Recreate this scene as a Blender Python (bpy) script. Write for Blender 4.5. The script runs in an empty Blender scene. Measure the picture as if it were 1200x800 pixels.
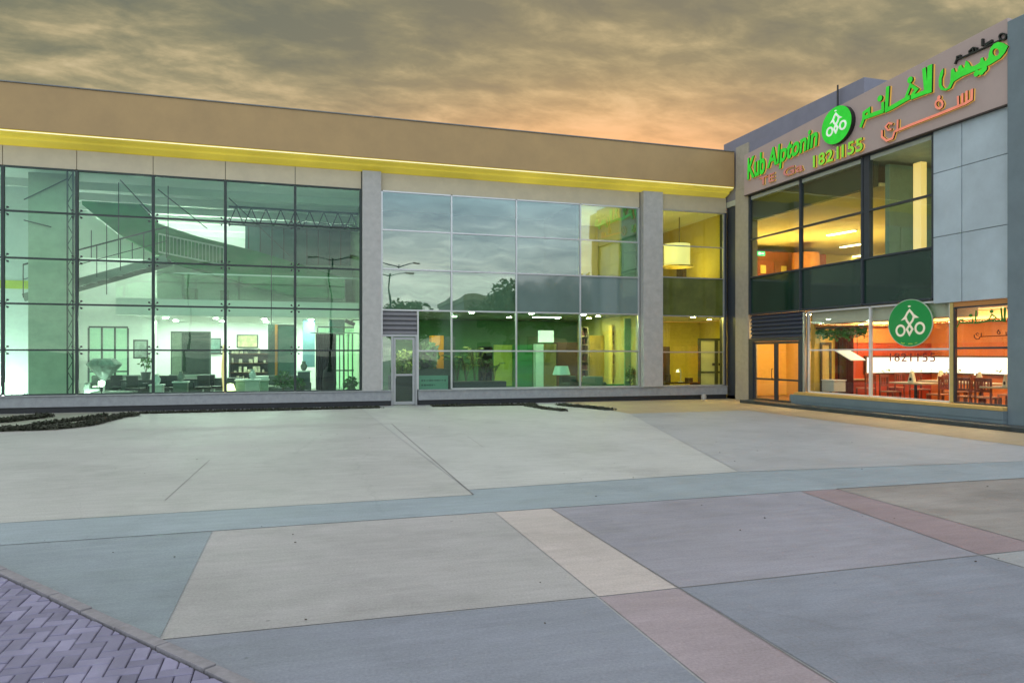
import bpy, bmesh, math, random
from mathutils import Vector, Matrix, geometry
rnd = random.Random(7)
SC = bpy.context.scene
COL = SC.collection

# ---------------------------------------------------------------- camera
CAM = (-15.62, -23.29, 1.65); YAW = math.radians(17.2)
cam_d = bpy.data.cameras.new('camera'); cam = bpy.data.objects.new('camera', cam_d); COL.objects.link(cam)
cam.location = CAM; cam.rotation_euler = (math.pi/2, 0, -YAW)
cam_d.lens = 25.2; cam_d.sensor_width = 36; cam_d.shift_y = 0.0125
cam_d.clip_start = 0.1; cam_d.clip_end = 3000
SC.camera = cam

# ---------------------------------------------------------------- sky, sun, exposure
SUN_AZ = math.radians(24); SUN_EL = math.radians(4)
world = bpy.data.worlds.new('World'); SC.world = world; world.use_nodes = True
def build_world():
    nt = world.node_tree; N = nt.nodes; Lk = nt.links
    for n in list(N): N.remove(n)
    out = N.new('ShaderNodeOutputWorld')
    sky = N.new('ShaderNodeTexSky'); sky.sky_type = 'NISHITA'; sky.sun_disc = False
    sky.sun_elevation = SUN_EL; sky.sun_rotation = SUN_AZ; sky.dust_density = 3.0
    b1 = N.new('ShaderNodeBackground'); b1.inputs[1].default_value = 0.03
    sky.air_density = 1.5
    Lk.new(sky.outputs[0], b1.inputs[0])
    tc = N.new('ShaderNodeTexCoord')
    sep = N.new('ShaderNodeSeparateXYZ'); Lk.new(tc.outputs['Generated'], sep.inputs[0])
    def math_(op, a, b=None, clamp=False):
        n = N.new('ShaderNodeMath'); n.operation = op; n.use_clamp = clamp
        for i, x in enumerate((a, b)):
            if x is None: continue
            if isinstance(x, (int, float)): n.inputs[i].default_value = x
            else: Lk.new(x, n.inputs[i])
        return n.outputs[0]
    def ramp(fac, stops, interp='LINEAR'):
        r = N.new('ShaderNodeValToRGB'); r.color_ramp.interpolation = interp
        e = r.color_ramp.elements
        while len(e) < len(stops): e.new(0.5)
        for i, (p, c) in enumerate(stops): e[i].position = p; e[i].color = (*c, 1)
        Lk.new(fac, r.inputs[0]); return r.outputs[0]
    def mix(fac, a, b, mode='MIX'):
        m = N.new('ShaderNodeMix'); m.data_type = 'RGBA'; m.blend_type = mode
        for s, x in ((m.inputs[0], fac), (m.inputs[6], a), (m.inputs[7], b)):
            if isinstance(x, (int, float)): s.default_value = x
            elif isinstance(x, tuple): s.default_value = (*x, 1)
            else: Lk.new(x, s)
        return m.outputs[2]
    # cloud layer as a plane overhead: direction / height
    den = math_('ADD', math_('MAXIMUM', sep.outputs[2], 0.0), 0.13)
    cx_ = math_('DIVIDE', sep.outputs[0], den); cy_ = math_('DIVIDE', sep.outputs[1], den)
    comb = N.new('ShaderNodeCombineXYZ'); Lk.new(cx_, comb.inputs[0]); Lk.new(cy_, comb.inputs[1])
    mp = N.new('ShaderNodeMapping'); mp.inputs['Rotation'].default_value = (0, 0, math.radians(-32))
    mp.inputs['Scale'].default_value = (0.72, 1.12, 1); Lk.new(comb.outputs[0], mp.inputs[0])
    n1 = N.new('ShaderNodeTexNoise'); n1.inputs['Scale'].default_value = 1.05; n1.inputs['Detail'].default_value = 10
    n1.inputs['Roughness'].default_value = 0.62; n1.inputs['Distortion'].default_value = 0.15
    Lk.new(mp.outputs[0], n1.inputs['Vector'])
    n2 = N.new('ShaderNodeTexNoise'); n2.inputs['Scale'].default_value = 6.5; n2.inputs['Detail'].default_value = 8
    n2.inputs['Roughness'].default_value = 0.6; n2.inputs['Distortion'].default_value = 0.25
    Lk.new(mp.outputs[0], n2.inputs['Vector'])
    nn = math_('ADD', math_('MULTIPLY', n1.outputs[0], 0.6), math_('MULTIPLY', n2.outputs[0], 0.4))
    front = ramp(nn, [(0.40, (0.125, 0.135, 0.100)), (0.465, (0.185, 0.180, 0.112)), (0.515, (0.290, 0.255, 0.145)), (0.555, (0.42, 0.345, 0.190)), (0.62, (0.60, 0.48, 0.28))])
    lum = ramp(nn, [(0.40, (0.72, 0.74, 0.78)), (0.5, (1.0, 1.0, 1.0)), (0.6, (1.32, 1.28, 1.24))])
    back = mix(1.0, ramp(sep.outputs[2], [(0.0, (1.75, 1.76, 1.66)), (0.11, (1.65, 1.72, 1.70)), (0.20, (0.98, 1.24, 1.58)), (0.42, (0.95, 1.15, 1.40)), (0.75, (1.05, 1.08, 1.10))]), lum, 'MULTIPLY')
    # sunset glow low down round the sun's bearing
    g = N.new('ShaderNodeVectorMath'); g.operation = 'DOT_PRODUCT'; Lk.new(tc.outputs['Generated'], g.inputs[0])
    g.inputs[1].default_value = (math.sin(SUN_AZ)*0.985, math.cos(SUN_AZ)*0.985, 0.17)
    glow = math_('POWER', math_('MAXIMUM', g.outputs['Value'], 0.0), 14.0)
    lm = N.new('ShaderNodeMapRange'); lm.interpolation_type = 'SMOOTHSTEP'; lm.inputs[1].default_value = 0.20; lm.inputs[2].default_value = 0.385
    lm.inputs[3].default_value = 1.0; lm.inputs[4].default_value = 0.0; Lk.new(sep.outputs[2], lm.inputs[0]); low = lm.outputs[0]
    gl = math_('MULTIPLY', math_('MULTIPLY', glow, low), math_('ADD', math_('MULTIPLY', nn, 3.4), -0.75), True)
    front = mix(gl, front, (0.74, 0.33, 0.165))
    f = N.new('ShaderNodeVectorMath'); f.operation = 'DOT_PRODUCT'; Lk.new(tc.outputs['Generated'], f.inputs[0])
    f.inputs[1].default_value = (math.sin(YAW), math.cos(YAW), 0)
    t = math_('SUBTRACT', sep.outputs[2], math_('MULTIPLY', f.outputs['Value'], 0.55))
    mr = N.new('ShaderNodeMapRange'); mr.interpolation_type = 'SMOOTHSTEP'
    mr.inputs[1].default_value = 0.03; mr.inputs[2].default_value = 0.62; Lk.new(t, mr.inputs[0])
    col = mix(mr.outputs[0], front, back)
    b2 = N.new('ShaderNodeBackground'); b2.inputs[1].default_value = 1.0; Lk.new(col, b2.inputs[0])
    add = N.new('ShaderNodeAddShader'); Lk.new(b1.outputs[0], add.inputs[0]); Lk.new(b2.outputs[0], add.inputs[1])
    Lk.new(add.outputs[0], out.inputs[0])
build_world()
sun_d = bpy.data.lights.new('sun', 'SUN'); sun = bpy.data.objects.new('sun', sun_d); COL.objects.link(sun)
sun_d.energy = 0.6; sun_d.angle = math.radians(12); sun_d.color = (1.0, 0.72, 0.5)
sv = Vector((math.sin(SUN_AZ)*math.cos(SUN_EL), math.cos(SUN_AZ)*math.cos(SUN_EL), math.sin(SUN_EL)))
sun.rotation_euler = (-sv).to_track_quat('-Z', 'Y').to_euler()
sun.location = (5, 40, 30)
vs = SC.view_settings; vs.view_transform = 'Standard'; vs.look = 'None'; vs.gamma = 1; vs.use_curve_mapping = False
vs.exposure = 0.0
SC.render.engine = 'CYCLES'
cy = SC.cycles; cy.use_denoising = True; cy.transparent_max_bounces = 24; cy.max_bounces = 10; cy.diffuse_bounces = 4
cy.glossy_bounces = 5; cy.sample_clamp_indirect = 6; cy.caustics_reflective = False; cy.caustics_refractive = False

# ---------------------------------------------------------------- sight-line survey: photo pixel -> metres on a known plane
_F = 840.0; _fw = (math.sin(YAW), math.cos(YAW)); _rt = (math.cos(YAW), -math.sin(YAW))
def _ray(px, py):
    a = (px-600)/_F
    return (_fw[0]+a*_rt[0], _fw[1]+a*_rt[1], (415-py)/_F)
def LP(px, py, y=0.0):
    r = _ray(px, py); s = (y-CAM[1])/r[1]; return CAM[0]+s*r[0], CAM[2]+s*r[2]      # x, z on plane y
def RP(px, py, x=0.0):
    r = _ray(px, py); s = (x-CAM[0])/r[0]; return CAM[1]+s*r[1], CAM[2]+s*r[2]      # y, z on plane x
def GP(px, py, z=0.0):
    r = _ray(px, py); s = (z-CAM[2])/r[2]; return CAM[0]+s*r[0], CAM[1]+s*r[1]      # x, y on the ground

# ---------------------------------------------------------------- materials
def lin(c): return tuple(((x/255)/12.92 if x/255 <= 0.04045 else ((x/255+0.055)/1.055)**2.4) for x in c)
MATS = {}
def mat(name, color, rough=0.6, metal=0.0, var=0.12, scale=6.0, bump=0.0, bscale=60.0, spec=0.5, streak=None, emit=None, estr=0.0, coat=0.0):
    if name in MATS: return MATS[name]
    m = bpy.data.materials.new(name); m.use_nodes = True; nt = m.node_tree; N = nt.nodes; Lk = nt.links
    b = N['Principled BSDF']
    b.inputs['Roughness'].default_value = rough; b.inputs['Metallic'].default_value = metal
    b.inputs['Specular IOR Level'].default_value = spec; b.inputs['Coat Weight'].default_value = coat
    tc = N.new('ShaderNodeTexCoord')
    vec = tc.outputs['Object']
    if streak:
        mp = N.new('ShaderNodeMapping'); mp.inputs['Scale'].default_value = streak; Lk.new(vec, mp.inputs[0]); vec = mp.outputs[0]
    if var > 0:
        n = N.new('ShaderNodeTexNoise'); n.inputs['Scale'].default_value = scale; n.inputs['Detail'].default_value = 8
        n.inputs['Roughness'].default_value = 0.65; Lk.new(vec, n.inputs['Vector'])
        r = N.new('ShaderNodeValToRGB'); e = r.color_ramp.elements
        e[0].position = 0.3; e[1].position = 0.7
        e[0].color = (*[x*(1-var) for x in color], 1); e[1].color = (*[min(1, x*(1+var)) for x in color], 1)
        Lk.new(n.outputs[0], r.inputs[0]); Lk.new(r.outputs[0], b.inputs['Base Color'])
        rr = N.new('ShaderNodeMapRange'); rr.inputs[3].default_value = max(0.02, rough-0.08); rr.inputs[4].default_value = min(1, rough+0.08)
        Lk.new(n.outputs[0], rr.inputs[0]); Lk.new(rr.outputs[0], b.inputs['Roughness'])
    else: b.inputs['Base Color'].default_value = (*color, 1)
    if bump > 0:
        n2 = N.new('ShaderNodeTexNoise'); n2.inputs['Scale'].default_value = bscale; n2.inputs['Detail'].default_value = 5
        Lk.new(tc.outputs['Object'], n2.inputs['Vector'])
        bp = N.new('ShaderNodeBump'); bp.inputs['Strength'].default_value = bump; bp.inputs['Distance'].default_value = 0.01
        Lk.new(n2.outputs[0], bp.inputs['Height']); Lk.new(bp.outputs[0], b.inputs['Normal'])
    if emit:
        b.inputs['Emission Color'].default_value = (*emit, 1); b.inputs['Emission Strength'].default_value = estr
    MATS[name] = m; return m
def glass(name, tint, ior=1.8, rough=0.0, wob=0.02):
    m = bpy.data.materials.new(name); m.use_nodes = True; nt = m.node_tree; N = nt.nodes; Lk = nt.links
    for n in list(N): N.remove(n)
    out = N.new('ShaderNodeOutputMaterial'); tr = N.new('ShaderNodeBsdfTransparent'); tr.inputs[0].default_value = (*tint, 1)
    gl = N.new('ShaderNodeBsdfGlossy'); gl.inputs['Roughness'].default_value = rough; gl.inputs[0].default_value = (0.95, 1, 0.98, 1)
    f0 = ((ior-1)/(ior+1))**2
    geo = N.new('ShaderNodeNewGeometry'); dt = N.new('ShaderNodeVectorMath'); dt.operation = 'DOT_PRODUCT'
    Lk.new(geo.outputs['Normal'], dt.inputs[0]); Lk.new(geo.outputs['Incoming'], dt.inputs[1])
    def m2(op, a, b=0.0, cl=False):
        q = N.new('ShaderNodeMath'); q.operation = op; q.use_clamp = cl
        for i, x in enumerate((a, b)):
            if isinstance(x, (int, float)): q.inputs[i].default_value = x
            else: Lk.new(x, q.inputs[i])
        return q.outputs[0]
    fz = m2('ADD', f0, m2('MULTIPLY', 1-f0, m2('POWER', m2('SUBTRACT', 1.0, m2('ABSOLUTE', dt.outputs['Value']), True), 5.0)), True)
    tc = N.new('ShaderNodeTexCoord'); n = N.new('ShaderNodeTexNoise'); n.inputs['Scale'].default_value = 0.9; n.inputs['Detail'].default_value = 1
    Lk.new(tc.outputs['Object'], n.inputs['Vector'])
    bp = N.new('ShaderNodeBump'); bp.inputs['Strength'].default_value = wob; bp.inputs['Distance'].default_value = 0.2
    Lk.new(n.outputs[0], bp.inputs['Height']); Lk.new(bp.outputs[0], gl.inputs['Normal'])
    mx = N.new('ShaderNodeMixShader'); Lk.new(fz, mx.inputs[0]); Lk.new(tr.outputs[0], mx.inputs[1]); Lk.new(gl.outputs[0], mx.inputs[2])
    Lk.new(mx.outputs[0], out.inputs[0]); MATS[name] = m; return m
def lamp(name, color, strength):
    return mat(name, (0.8, 0.8, 0.8), var=0, emit=color, estr=strength)

# ---------------------------------------------------------------- mesh builder
ORG = {}
class MB:
    def __init__(s): s.v = []; s.f = []; s.mi = []
    def add(s, vs_, fs, mi=0):
        k = len(s.v); s.v += [tuple(p) for p in vs_]; s.f += [tuple(i+k for i in q) for q in fs]; s.mi += [mi]*len(fs); return s
    def box(s, x0, x1, y0, y1, z0, z1, mi=0):
        x0, x1 = sorted((x0, x1)); y0, y1 = sorted((y0, y1)); z0, z1 = sorted((z0, z1))
        return s.add([(x0,y0,z0),(x1,y0,z0),(x1,y1,z0),(x0,y1,z0),(x0,y0,z1),(x1,y0,z1),(x1,y1,z1),(x0,y1,z1)],
                     [(0,3,2,1),(4,5,6,7),(0,1,5,4),(1,2,6,5),(2,3,7,6),(3,0,4,7)], mi)
    def rbox(s, c, size, rot, mi=0):
        M = Matrix.LocRotScale(Vector(c), rot if not isinstance(rot, (int, float)) else Matrix.Rotation(rot, 3, 'Z').to_quaternion(), None)
        a, b, d = size[0]/2, size[1]/2, size[2]/2
        p = [M @ Vector(q) for q in ((-a,-b,-d),(a,-b,-d),(a,b,-d),(-a,b,-d),(-a,-b,d),(a,-b,d),(a,b,d),(-a,b,d))]
        return s.add(p, [(0,3,2,1),(4,5,6,7),(0,1,5,4),(1,2,6,5),(2,3,7,6),(3,0,4,7)], mi)
    def cyl(s, p0, p1, r0, r1=None, n=12, mi=0):
        r1 = r0 if r1 is None else r1; p0, p1 = Vector(p0), Vector(p1); d = (p1-p0).normalized()
        a = d.orthogonal().normalized(); b = d.cross(a); vv = []
        for p, r in ((p0, r0), (p1, r1)):
            for i in range(n):
                t = 2*math.pi*i/n; vv.append(p+a*math.cos(t)*r+b*math.sin(t)*r)
        return s.add(vv, [tuple((i, (i+1) % n, n+(i+1) % n, n+i)) for i in range(n)]+[tuple(range(n-1,-1,-1)), tuple(range(n,2*n))], mi)
    def tube(s, pts, r, n=8, mi=0):
        for a, b in zip(pts, pts[1:]): s.cyl(a, b, r, r, n, mi)
        return s
    def lathe(s, prof, c=(0,0,0), n=24, mi=0):
        vv = []; ff = []
        for r, z in prof:
            for i in range(n):
                t = 2*math.pi*i/n; vv.append((c[0]+max(r,1e-4)*math.cos(t), c[1]+max(r,1e-4)*math.sin(t), c[2]+z))
        for j in range(len(prof)-1):
            for i in range(n): ff.append((j*n+i, j*n+(i+1) % n, (j+1)*n+(i+1) % n, (j+1)*n+i))
        ff.append(tuple(range(n-1,-1,-1))); ff.append(tuple((len(prof)-1)*n+i for i in range(n)))
        return s.add(vv, ff, mi)
    def prism(s, pts, fn, a, b, mi=0):        # polygon pts (p,q) swept from a to b; fn(p,q,w) -> xyz
        n = len(pts); vv = [fn(p, q, a) for p, q in pts]+[fn(p, q, b) for p, q in pts]
        return s.add(vv, [tuple(range(n-1,-1,-1)), tuple(range(n,2*n))]+[(i, (i+1) % n, n+(i+1) % n, n+i) for i in range(n)], mi)
    def leaves(s, c, rad, count, size, r=None, mi=0):
        r = r or rnd
        for _ in range(count):
            while True:
                q = Vector((r.uniform(-1,1), r.uniform(-1,1), r.uniform(-1,1)))
                if q.length < 1: break
            p = Vector((c[0]+q.x*rad[0], c[1]+q.y*rad[1], c[2]+q.z*rad[2]))
            d = Vector((r.uniform(-1,1), r.uniform(-1,1), r.uniform(-0.8,0.8))).normalized(); a = d.orthogonal().normalized()
            l = size*r.uniform(0.6,1.4); w = l*0.32
            s.add([p-d*l*.5, p+a*w, p+d*l*.5+Vector((0,0,-l*.15)), p-a*w], [(0,1,2,3)], mi)
        return s
    def build(s, name, m, parent=None, bevel=0.0, smooth=False, label=None, kind=None, fix=True):
        me = bpy.data.meshes.new(name)
        o_ = ORG.get(parent.name, (0,0,0)) if parent else (0,0,0)
        me.from_pydata([(x-o_[0], y-o_[1], z-o_[2]) for x, y, z in s.v], [], s.f)
        for x in (m if isinstance(m, (list, tuple)) else [m]): me.materials.append(x)
        me.polygons.foreach_set('material_index', s.mi)
        bm = bmesh.new(); bm.from_mesh(me)
        if fix: bmesh.ops.recalc_face_normals(bm, faces=bm.faces)
        if bevel:
            es = [e for e in bm.edges if len(e.link_faces) == 2 and e.calc_face_angle(0) > 0.6]
            bmesh.ops.bevel(bm, geom=es, offset=bevel, segments=2, affect='EDGES', profile=0.6, clamp_overlap=True)
        bm.to_mesh(me); bm.free()
        if smooth:
            me.polygons.foreach_set('use_smooth', [True]*len(me.polygons))
            me.set_sharp_from_angle(angle=math.radians(40))
        o = bpy.data.objects.new(name, me); COL.objects.link(o)
        if parent: o.parent = parent; ORG[o.name] = o_
        if label: o['label'] = label
        if kind: o['kind'] = kind
        return o
def thing(name, label, cat, loc=(0,0,0), group=None):
    o = bpy.data.objects.new(name, None); o.empty_display_size = 0.2; COL.objects.link(o); o.location = loc
    o['label'] = label; o['category'] = cat
    if group: o['group'] = group
    ORG[o.name] = tuple(loc); return o
def proto(name, label, cat, group=None): return thing(name, label, cat, (0,0,0), group)
def place(o, loc, rz=0.0):
    o.location = loc; o.rotation_euler = (0,0,rz); return o
def tag(o, label, cat, group=None):
    o['label'] = label; o['category'] = cat
    if group: o['group'] = group
    return o
def copy_tree(o, parent=None):
    c = o.copy(); COL.objects.link(c)
    if parent: c.parent = parent
    for ch in [q for q in bpy.data.objects if q.parent == o]: copy_tree(ch, c)
    return c
def dup(o, loc, rz, label):
    c = copy_tree(o); place(c, loc, rz); c['label'] = label; return c

# ---------------------------------------------------------------- palette
W_int = mat('interior white paint', (0.78,0.79,0.77), 0.7, var=0.04)
W_ceil = mat('ceiling white', (0.82,0.82,0.8), 0.8, var=0.03)
yellow_paint = mat('yellow interior paint', (0.78,0.62,0.16), 0.65, var=0.06)
green_paint = mat('pale green interior paint', (0.42,0.55,0.36), 0.6, var=0.08)
dgreen_paint = mat('deep green interior paint', (0.02,0.21,0.05), 0.5, var=0.2, scale=2)
dark_int = mat('dark interior cladding', (0.07,0.085,0.08), 0.5, var=0.2)
floor_int = mat('interior floor tile', (0.3,0.3,0.27), 0.25, var=0.15)
conc_wall = mat('grey interior concrete', (0.50,0.53,0.44), 0.7, var=0.12, scale=3)
fascia_m = mat('tan fascia panel', (0.42,0.275,0.115), 0.55, var=0.09, scale=1.0, bump=0.05)
yellow_soffit = mat('glowing yellow soffit paint', (0.60,0.50,0.05), 0.35, var=0.14, scale=0.8, emit=(0.92,0.75,0.09), estr=0.32)  # yellow paint made to glow in place of light from the strip
tan_panel = mat('tan cladding panel', (0.56,0.49,0.34), 0.5, var=0.08, scale=2, bump=0.05)
pillar_m = mat('grey stone pillar', (0.44,0.43,0.40), 0.6, var=0.12, scale=5, bump=0.15, bscale=90)
plinth_m = mat('grey stone plinth', (0.31,0.325,0.33), 0.55, var=0.15, scale=6, bump=0.15, bscale=80)
kick_m = mat('black kick strip', (0.018,0.02,0.022), 0.5, var=0.3)
dk_frame = mat('dark green steel', (0.035,0.05,0.045), 0.4, metal=0.4, var=0.1)
silver = mat('silver aluminium', (0.55,0.56,0.55), 0.35, metal=0.75, var=0.06)
gold_sill = mat('ochre stone sill', (0.62,0.40,0.12), 0.5, var=0.1, bump=0.1)
dk_alu = mat('slate aluminium frame', (0.06,0.07,0.085), 0.4, metal=0.4, var=0.1)
white_alu = mat('white aluminium', (0.68,0.68,0.66), 0.4, var=0.05)
gold_alu = mat('ochre painted aluminium', (0.55,0.42,0.14), 0.45, var=0.08)
louver_g = mat('grey louvre metal', (0.19,0.19,0.20), 0.5, metal=0.3, var=0.08)
louver_b = mat('slate blue louvre metal', (0.055,0.065,0.10), 0.5, metal=0.3, var=0.08)
acm = mat('pale blue grey composite panel', (0.46,0.54,0.575), 0.3, var=0.16, scale=0.7)
slate_pier = mat('slate grey panel', (0.175,0.225,0.245), 0.5, var=0.1, scale=2)
parapet_m = mat('mauve grey render', (0.235,0.235,0.29), 0.75, var=0.08, scale=2, bump=0.1)
sign_m = mat('taupe sign panel', (0.49,0.375,0.335), 0.5, var=0.05, scale=1.5)
black_m = mat('black plastic', (0.015,0.015,0.017), 0.45, var=0.1)
wood_d = mat('dark brown wood', (0.09,0.045,0.022), 0.45, var=0.3, scale=8, streak=(1,1,6))
wood_r = mat('red brown wood', (0.24,0.05,0.025), 0.4, var=0.25, scale=6, streak=(4,4,1))
wood_o = mat('orange wood', (0.5,0.2,0.04), 0.45, var=0.15, scale=5)
orange_wall = mat('orange red painted wall', (0.72,0.19,0.035), 0.55, var=0.12, scale=1.5)
orange_band = mat('orange painted wall band', (0.70,0.24,0.06), 0.55, var=0.1, scale=2)
leaf_m = mat('green leaves', (0.07,0.17,0.04), 0.55, var=0.5, scale=9)
leaf_y = mat('yellow green leaves', (0.34,0.38,0.11), 0.55, var=0.4, scale=9)
hedge_m = mat('low hedge leaves', (0.03,0.035,0.018), 0.7, var=0.4, scale=20)
bark_m = mat('bark', (0.12,0.09,0.06), 0.85, var=0.3, scale=12, bump=0.5)
G_left = glass('green point fixed glass', (0.81,0.975,0.86), 1.47, wob=0.018)
G_mid = glass('green reflective glass', (0.79,0.93,0.83), 2.3, wob=0.018)
G_low = glass('green lower glass', (0.80,0.94,0.83), 1.62)
G_yel = glass('tinted bay glass', (0.85,0.92,0.72), 1.5)
G_rest = glass('clear shop glass', (0.95,0.97,0.94), 1.45)
G_up = glass('upper storey glass', (0.94,0.97,0.88), 1.6)
spandrel_mid = mat('teal spandrel glass', (0.16,0.23,0.21), 0.04, var=0.1, scale=0.8, spec=1.0, coat=1.0)
spandrel_dk = mat('dark green spandrel glass', (0.010,0.035,0.022), 0.05, var=0.25, scale=0.7, spec=0.7)
L_white = lamp('cool white lamp', (0.93,1.0,0.94), 14)
L_yel = lamp('warm yellow lamp', (1.0,0.74,0.25), 13)
L_or = lamp('orange lamp', (1.0,0.60,0.24), 16)
L_cove = lamp('yellow cove lamp', (1.0,0.86,0.30), 0.7)

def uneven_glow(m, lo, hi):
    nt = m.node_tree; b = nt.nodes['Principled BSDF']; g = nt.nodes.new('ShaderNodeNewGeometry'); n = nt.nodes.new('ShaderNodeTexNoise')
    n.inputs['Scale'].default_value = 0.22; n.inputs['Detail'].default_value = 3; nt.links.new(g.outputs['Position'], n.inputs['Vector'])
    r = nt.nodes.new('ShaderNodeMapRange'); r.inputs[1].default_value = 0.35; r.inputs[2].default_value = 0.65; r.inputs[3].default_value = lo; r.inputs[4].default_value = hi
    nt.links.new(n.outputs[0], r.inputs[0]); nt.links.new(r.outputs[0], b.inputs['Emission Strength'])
uneven_glow(yellow_soffit, 0.20, 0.44)  # glow varied along the soffit to imitate uneven strip light
# ================================================================ GROUND
def paving(name, base, var=0.085, rough=0.58):
    m = mat('paving '+name, base, rough, var=0, bump=0.0); nt = m.node_tree; N = nt.nodes; Lk = nt.links; b = N['Principled BSDF']
    geo = N.new('ShaderNodeNewGeometry')
    def noise(scale, det, ro=0.6, sx=1, sy=1):
        mp = N.new('ShaderNodeMapping'); mp.inputs['Scale'].default_value = (sx, sy, 1); mp.inputs['Rotation'].default_value = (0,0,0.2)
        Lk.new(geo.outputs['Position'], mp.inputs[0])
        n = N.new('ShaderNodeTexNoise'); n.inputs['Scale'].default_value = scale; n.inputs['Detail'].default_value = det
        n.inputs['Roughness'].default_value = ro; Lk.new(mp.outputs[0], n.inputs['Vector']); return n.outputs[0]
    big = noise(0.35, 4); mid = noise(2.2, 8, 0.7, 0.5, 1.5); fine = noise(55, 5, 0.8); st = noise(7, 6, 0.75, 0.25, 1.6)
    def mr(x, lo, hi, a=0.3, c=0.7):
        r = N.new('ShaderNodeMapRange'); r.inputs[1].default_value = a; r.inputs[2].default_value = c
        r.inputs[3].default_value = lo; r.inputs[4].default_value = hi; Lk.new(x, r.inputs[0]); return r.outputs[0]
    def mul(a, c):
        n = N.new('ShaderNodeMath'); n.operation = 'MULTIPLY'; Lk.new(a, n.inputs[0]); Lk.new(c, n.inputs[1]); return n.outputs[0]
    k = mul(mul(mr(big, 1-var, 1+var), mr(mid, 1-var, 1+var*.8)), mul(mr(fine, 0.76, 1.20), mr(st, 0.88, 1.09)))
    vo = N.new('ShaderNodeTexVoronoi'); vo.inputs['Scale'].default_value = 2.6; Lk.new(geo.outputs['Position'], vo.inputs['Vector'])
    spot = N.new('ShaderNodeMapRange'); spot.inputs[1].default_value = 0.015; spot.inputs[2].default_value = 0.05
    spot.inputs[3].default_value = 0.55; spot.inputs[4].default_value = 1.0; Lk.new(vo.outputs['Distance'], spot.inputs[0])
    k = mul(k, spot.outputs[0])
    sn = noise(0.9, 10, 0.72, 1.0, 0.8)
    k = mul(k, mr(sn, 0.90, 1.03, 0.36, 0.52))
    ck = N.new('ShaderNodeTexVoronoi'); ck.feature = 'DISTANCE_TO_EDGE'; ck.inputs['Scale'].default_value = 0.23
    dn = N.new('ShaderNodeTexNoise'); dn.inputs['Scale'].default_value = 3.0; dn.inputs['Detail'].default_value = 5; Lk.new(geo.outputs['Position'], dn.inputs['Vector'])
    av = N.new('ShaderNodeVectorMath'); av.operation = 'MULTIPLY_ADD'; Lk.new(dn.outputs['Color'], av.inputs[0]); av.inputs[1].default_value = (0.35,0.35,0); Lk.new(geo.outputs['Position'], av.inputs[2])
    Lk.new(av.outputs[0], ck.inputs['Vector'])
    k = mul(k, mr(ck.outputs['Distance'], 0.93, 1.0, 0.0008, 0.0022))
    vm = N.new('ShaderNodeVectorMath'); vm.operation = 'SCALE'; vm.inputs[0].default_value = base; Lk.new(k, vm.inputs['Scale'])
    Lk.new(vm.outputs[0], b.inputs['Base Color'])
    Lk.new(mr(mid, rough-0.12, rough+0.1), b.inputs['Roughness'])
    bp = N.new('ShaderNodeBump'); bp.inputs['Strength'].default_value = 0.4; bp.inputs['Distance'].default_value = 0.008
    ad = N.new('ShaderNodeMath'); ad.operation = 'ADD'; Lk.new(fine, ad.inputs[0]); Lk.new(st, ad.inputs[1])
    Lk.new(ad.outputs[0], bp.inputs['Height']); Lk.new(bp.outputs[0], b.inputs['Normal'])
    return m
def sheet(name, pts, z, m, thick=None):
    mb = MB()
    if thick: mb.prism(pts, lambda p, q, w: (p, q, w), z-thick, z)
    else: mb.add([(x, y, z) for x, y in pts], [tuple(range(len(pts)))])
    o = mb.build(name, m, kind='structure', fix=bool(thick))
    if not thick:
        me = o.data
        if me.polygons[0].normal.z < 0: me.flip_normals()
    return o
sheet('ground', [(-220,-260),(220,-260),(220,200),(-220,200)], -0.004, paving('base grey', (0.36,0.36,0.365)))
def rect(x0, x1, y0, y1): return [(x0,y0),(x1,y0),(x1,y1),(x0,y1)]
P_light = paving('pale concrete', (0.43,0.425,0.40)); P_light2 = paving('pale concrete second pour', (0.455,0.455,0.43))
P_grey = paving('grey concrete', (0.368,0.372,0.377)); P_tan = paving('tan apron', (0.42,0.325,0.20))
P_band = paving('blue grey band', (0.285,0.335,0.365)); P_patch = paving('warm grey slab', (0.385,0.368,0.36)); P_strip = paving('cream strip', (0.50,0.44,0.41))
P_mauve = paving('mauve strip', (0.345,0.285,0.305)); P_lav = paving('lavender grey slab', (0.295,0.285,0.325)); P_pink = paving('rose strip', (0.29,0.22,0.23))
P_brown = paving('brown rough slab', (0.281,0.254,0.233), var=0.2); P_slate = paving('slate blue slab', (0.235,0.25,0.295)); P_teal = paving('teal grey slab', (0.245,0.285,0.315))
sheet('plaza_west', rect(-40,-13.56,-15.1,-0.4), 0.0, P_light)
sheet('plaza_centre', [(-13.545,-14.78),(-9.6,-14.6),(-6.6,-5.2),(-6.6,-1.0),(-13.545,-1.0)], 0.0, P_light2)
sheet('plaza_east', [(-9.585,-14.6),(-3.1,-15.2),(-2.75,-5.2),(-6.585,-5.2)], 0.0, P_grey)
sheet('plaza_apron', [(-2.735,-5.2),(-3.05,-15.2),(-2.52,-16.32),(-2.6,-26),(3,-26),(3,-0.2),(-6.58,-0.2),(-6.58,-5.185)], 0.0, P_tan)
sheet('paving_band', [(-40,-16.05),(-9.7,-16.05),(-2.6,-16.3),(-3.07,-15.22),(-9.59,-14.62),(-13.55,-14.8),(-13.575,-15.115),(-40,-15.115)], 0.0, P_band)
sheet('paving_slab', [(-16.33,-18.72),(-13.62,-18.79),(-13.58,-16.07),(-16.30,-16.07)], 0.0, P_patch)
sheet('paving_strip', [(-13.61,-18.79),(-13.0,-18.79),(-12.95,-16.07),(-13.57,-16.07)], 0.0, P_strip)
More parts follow.
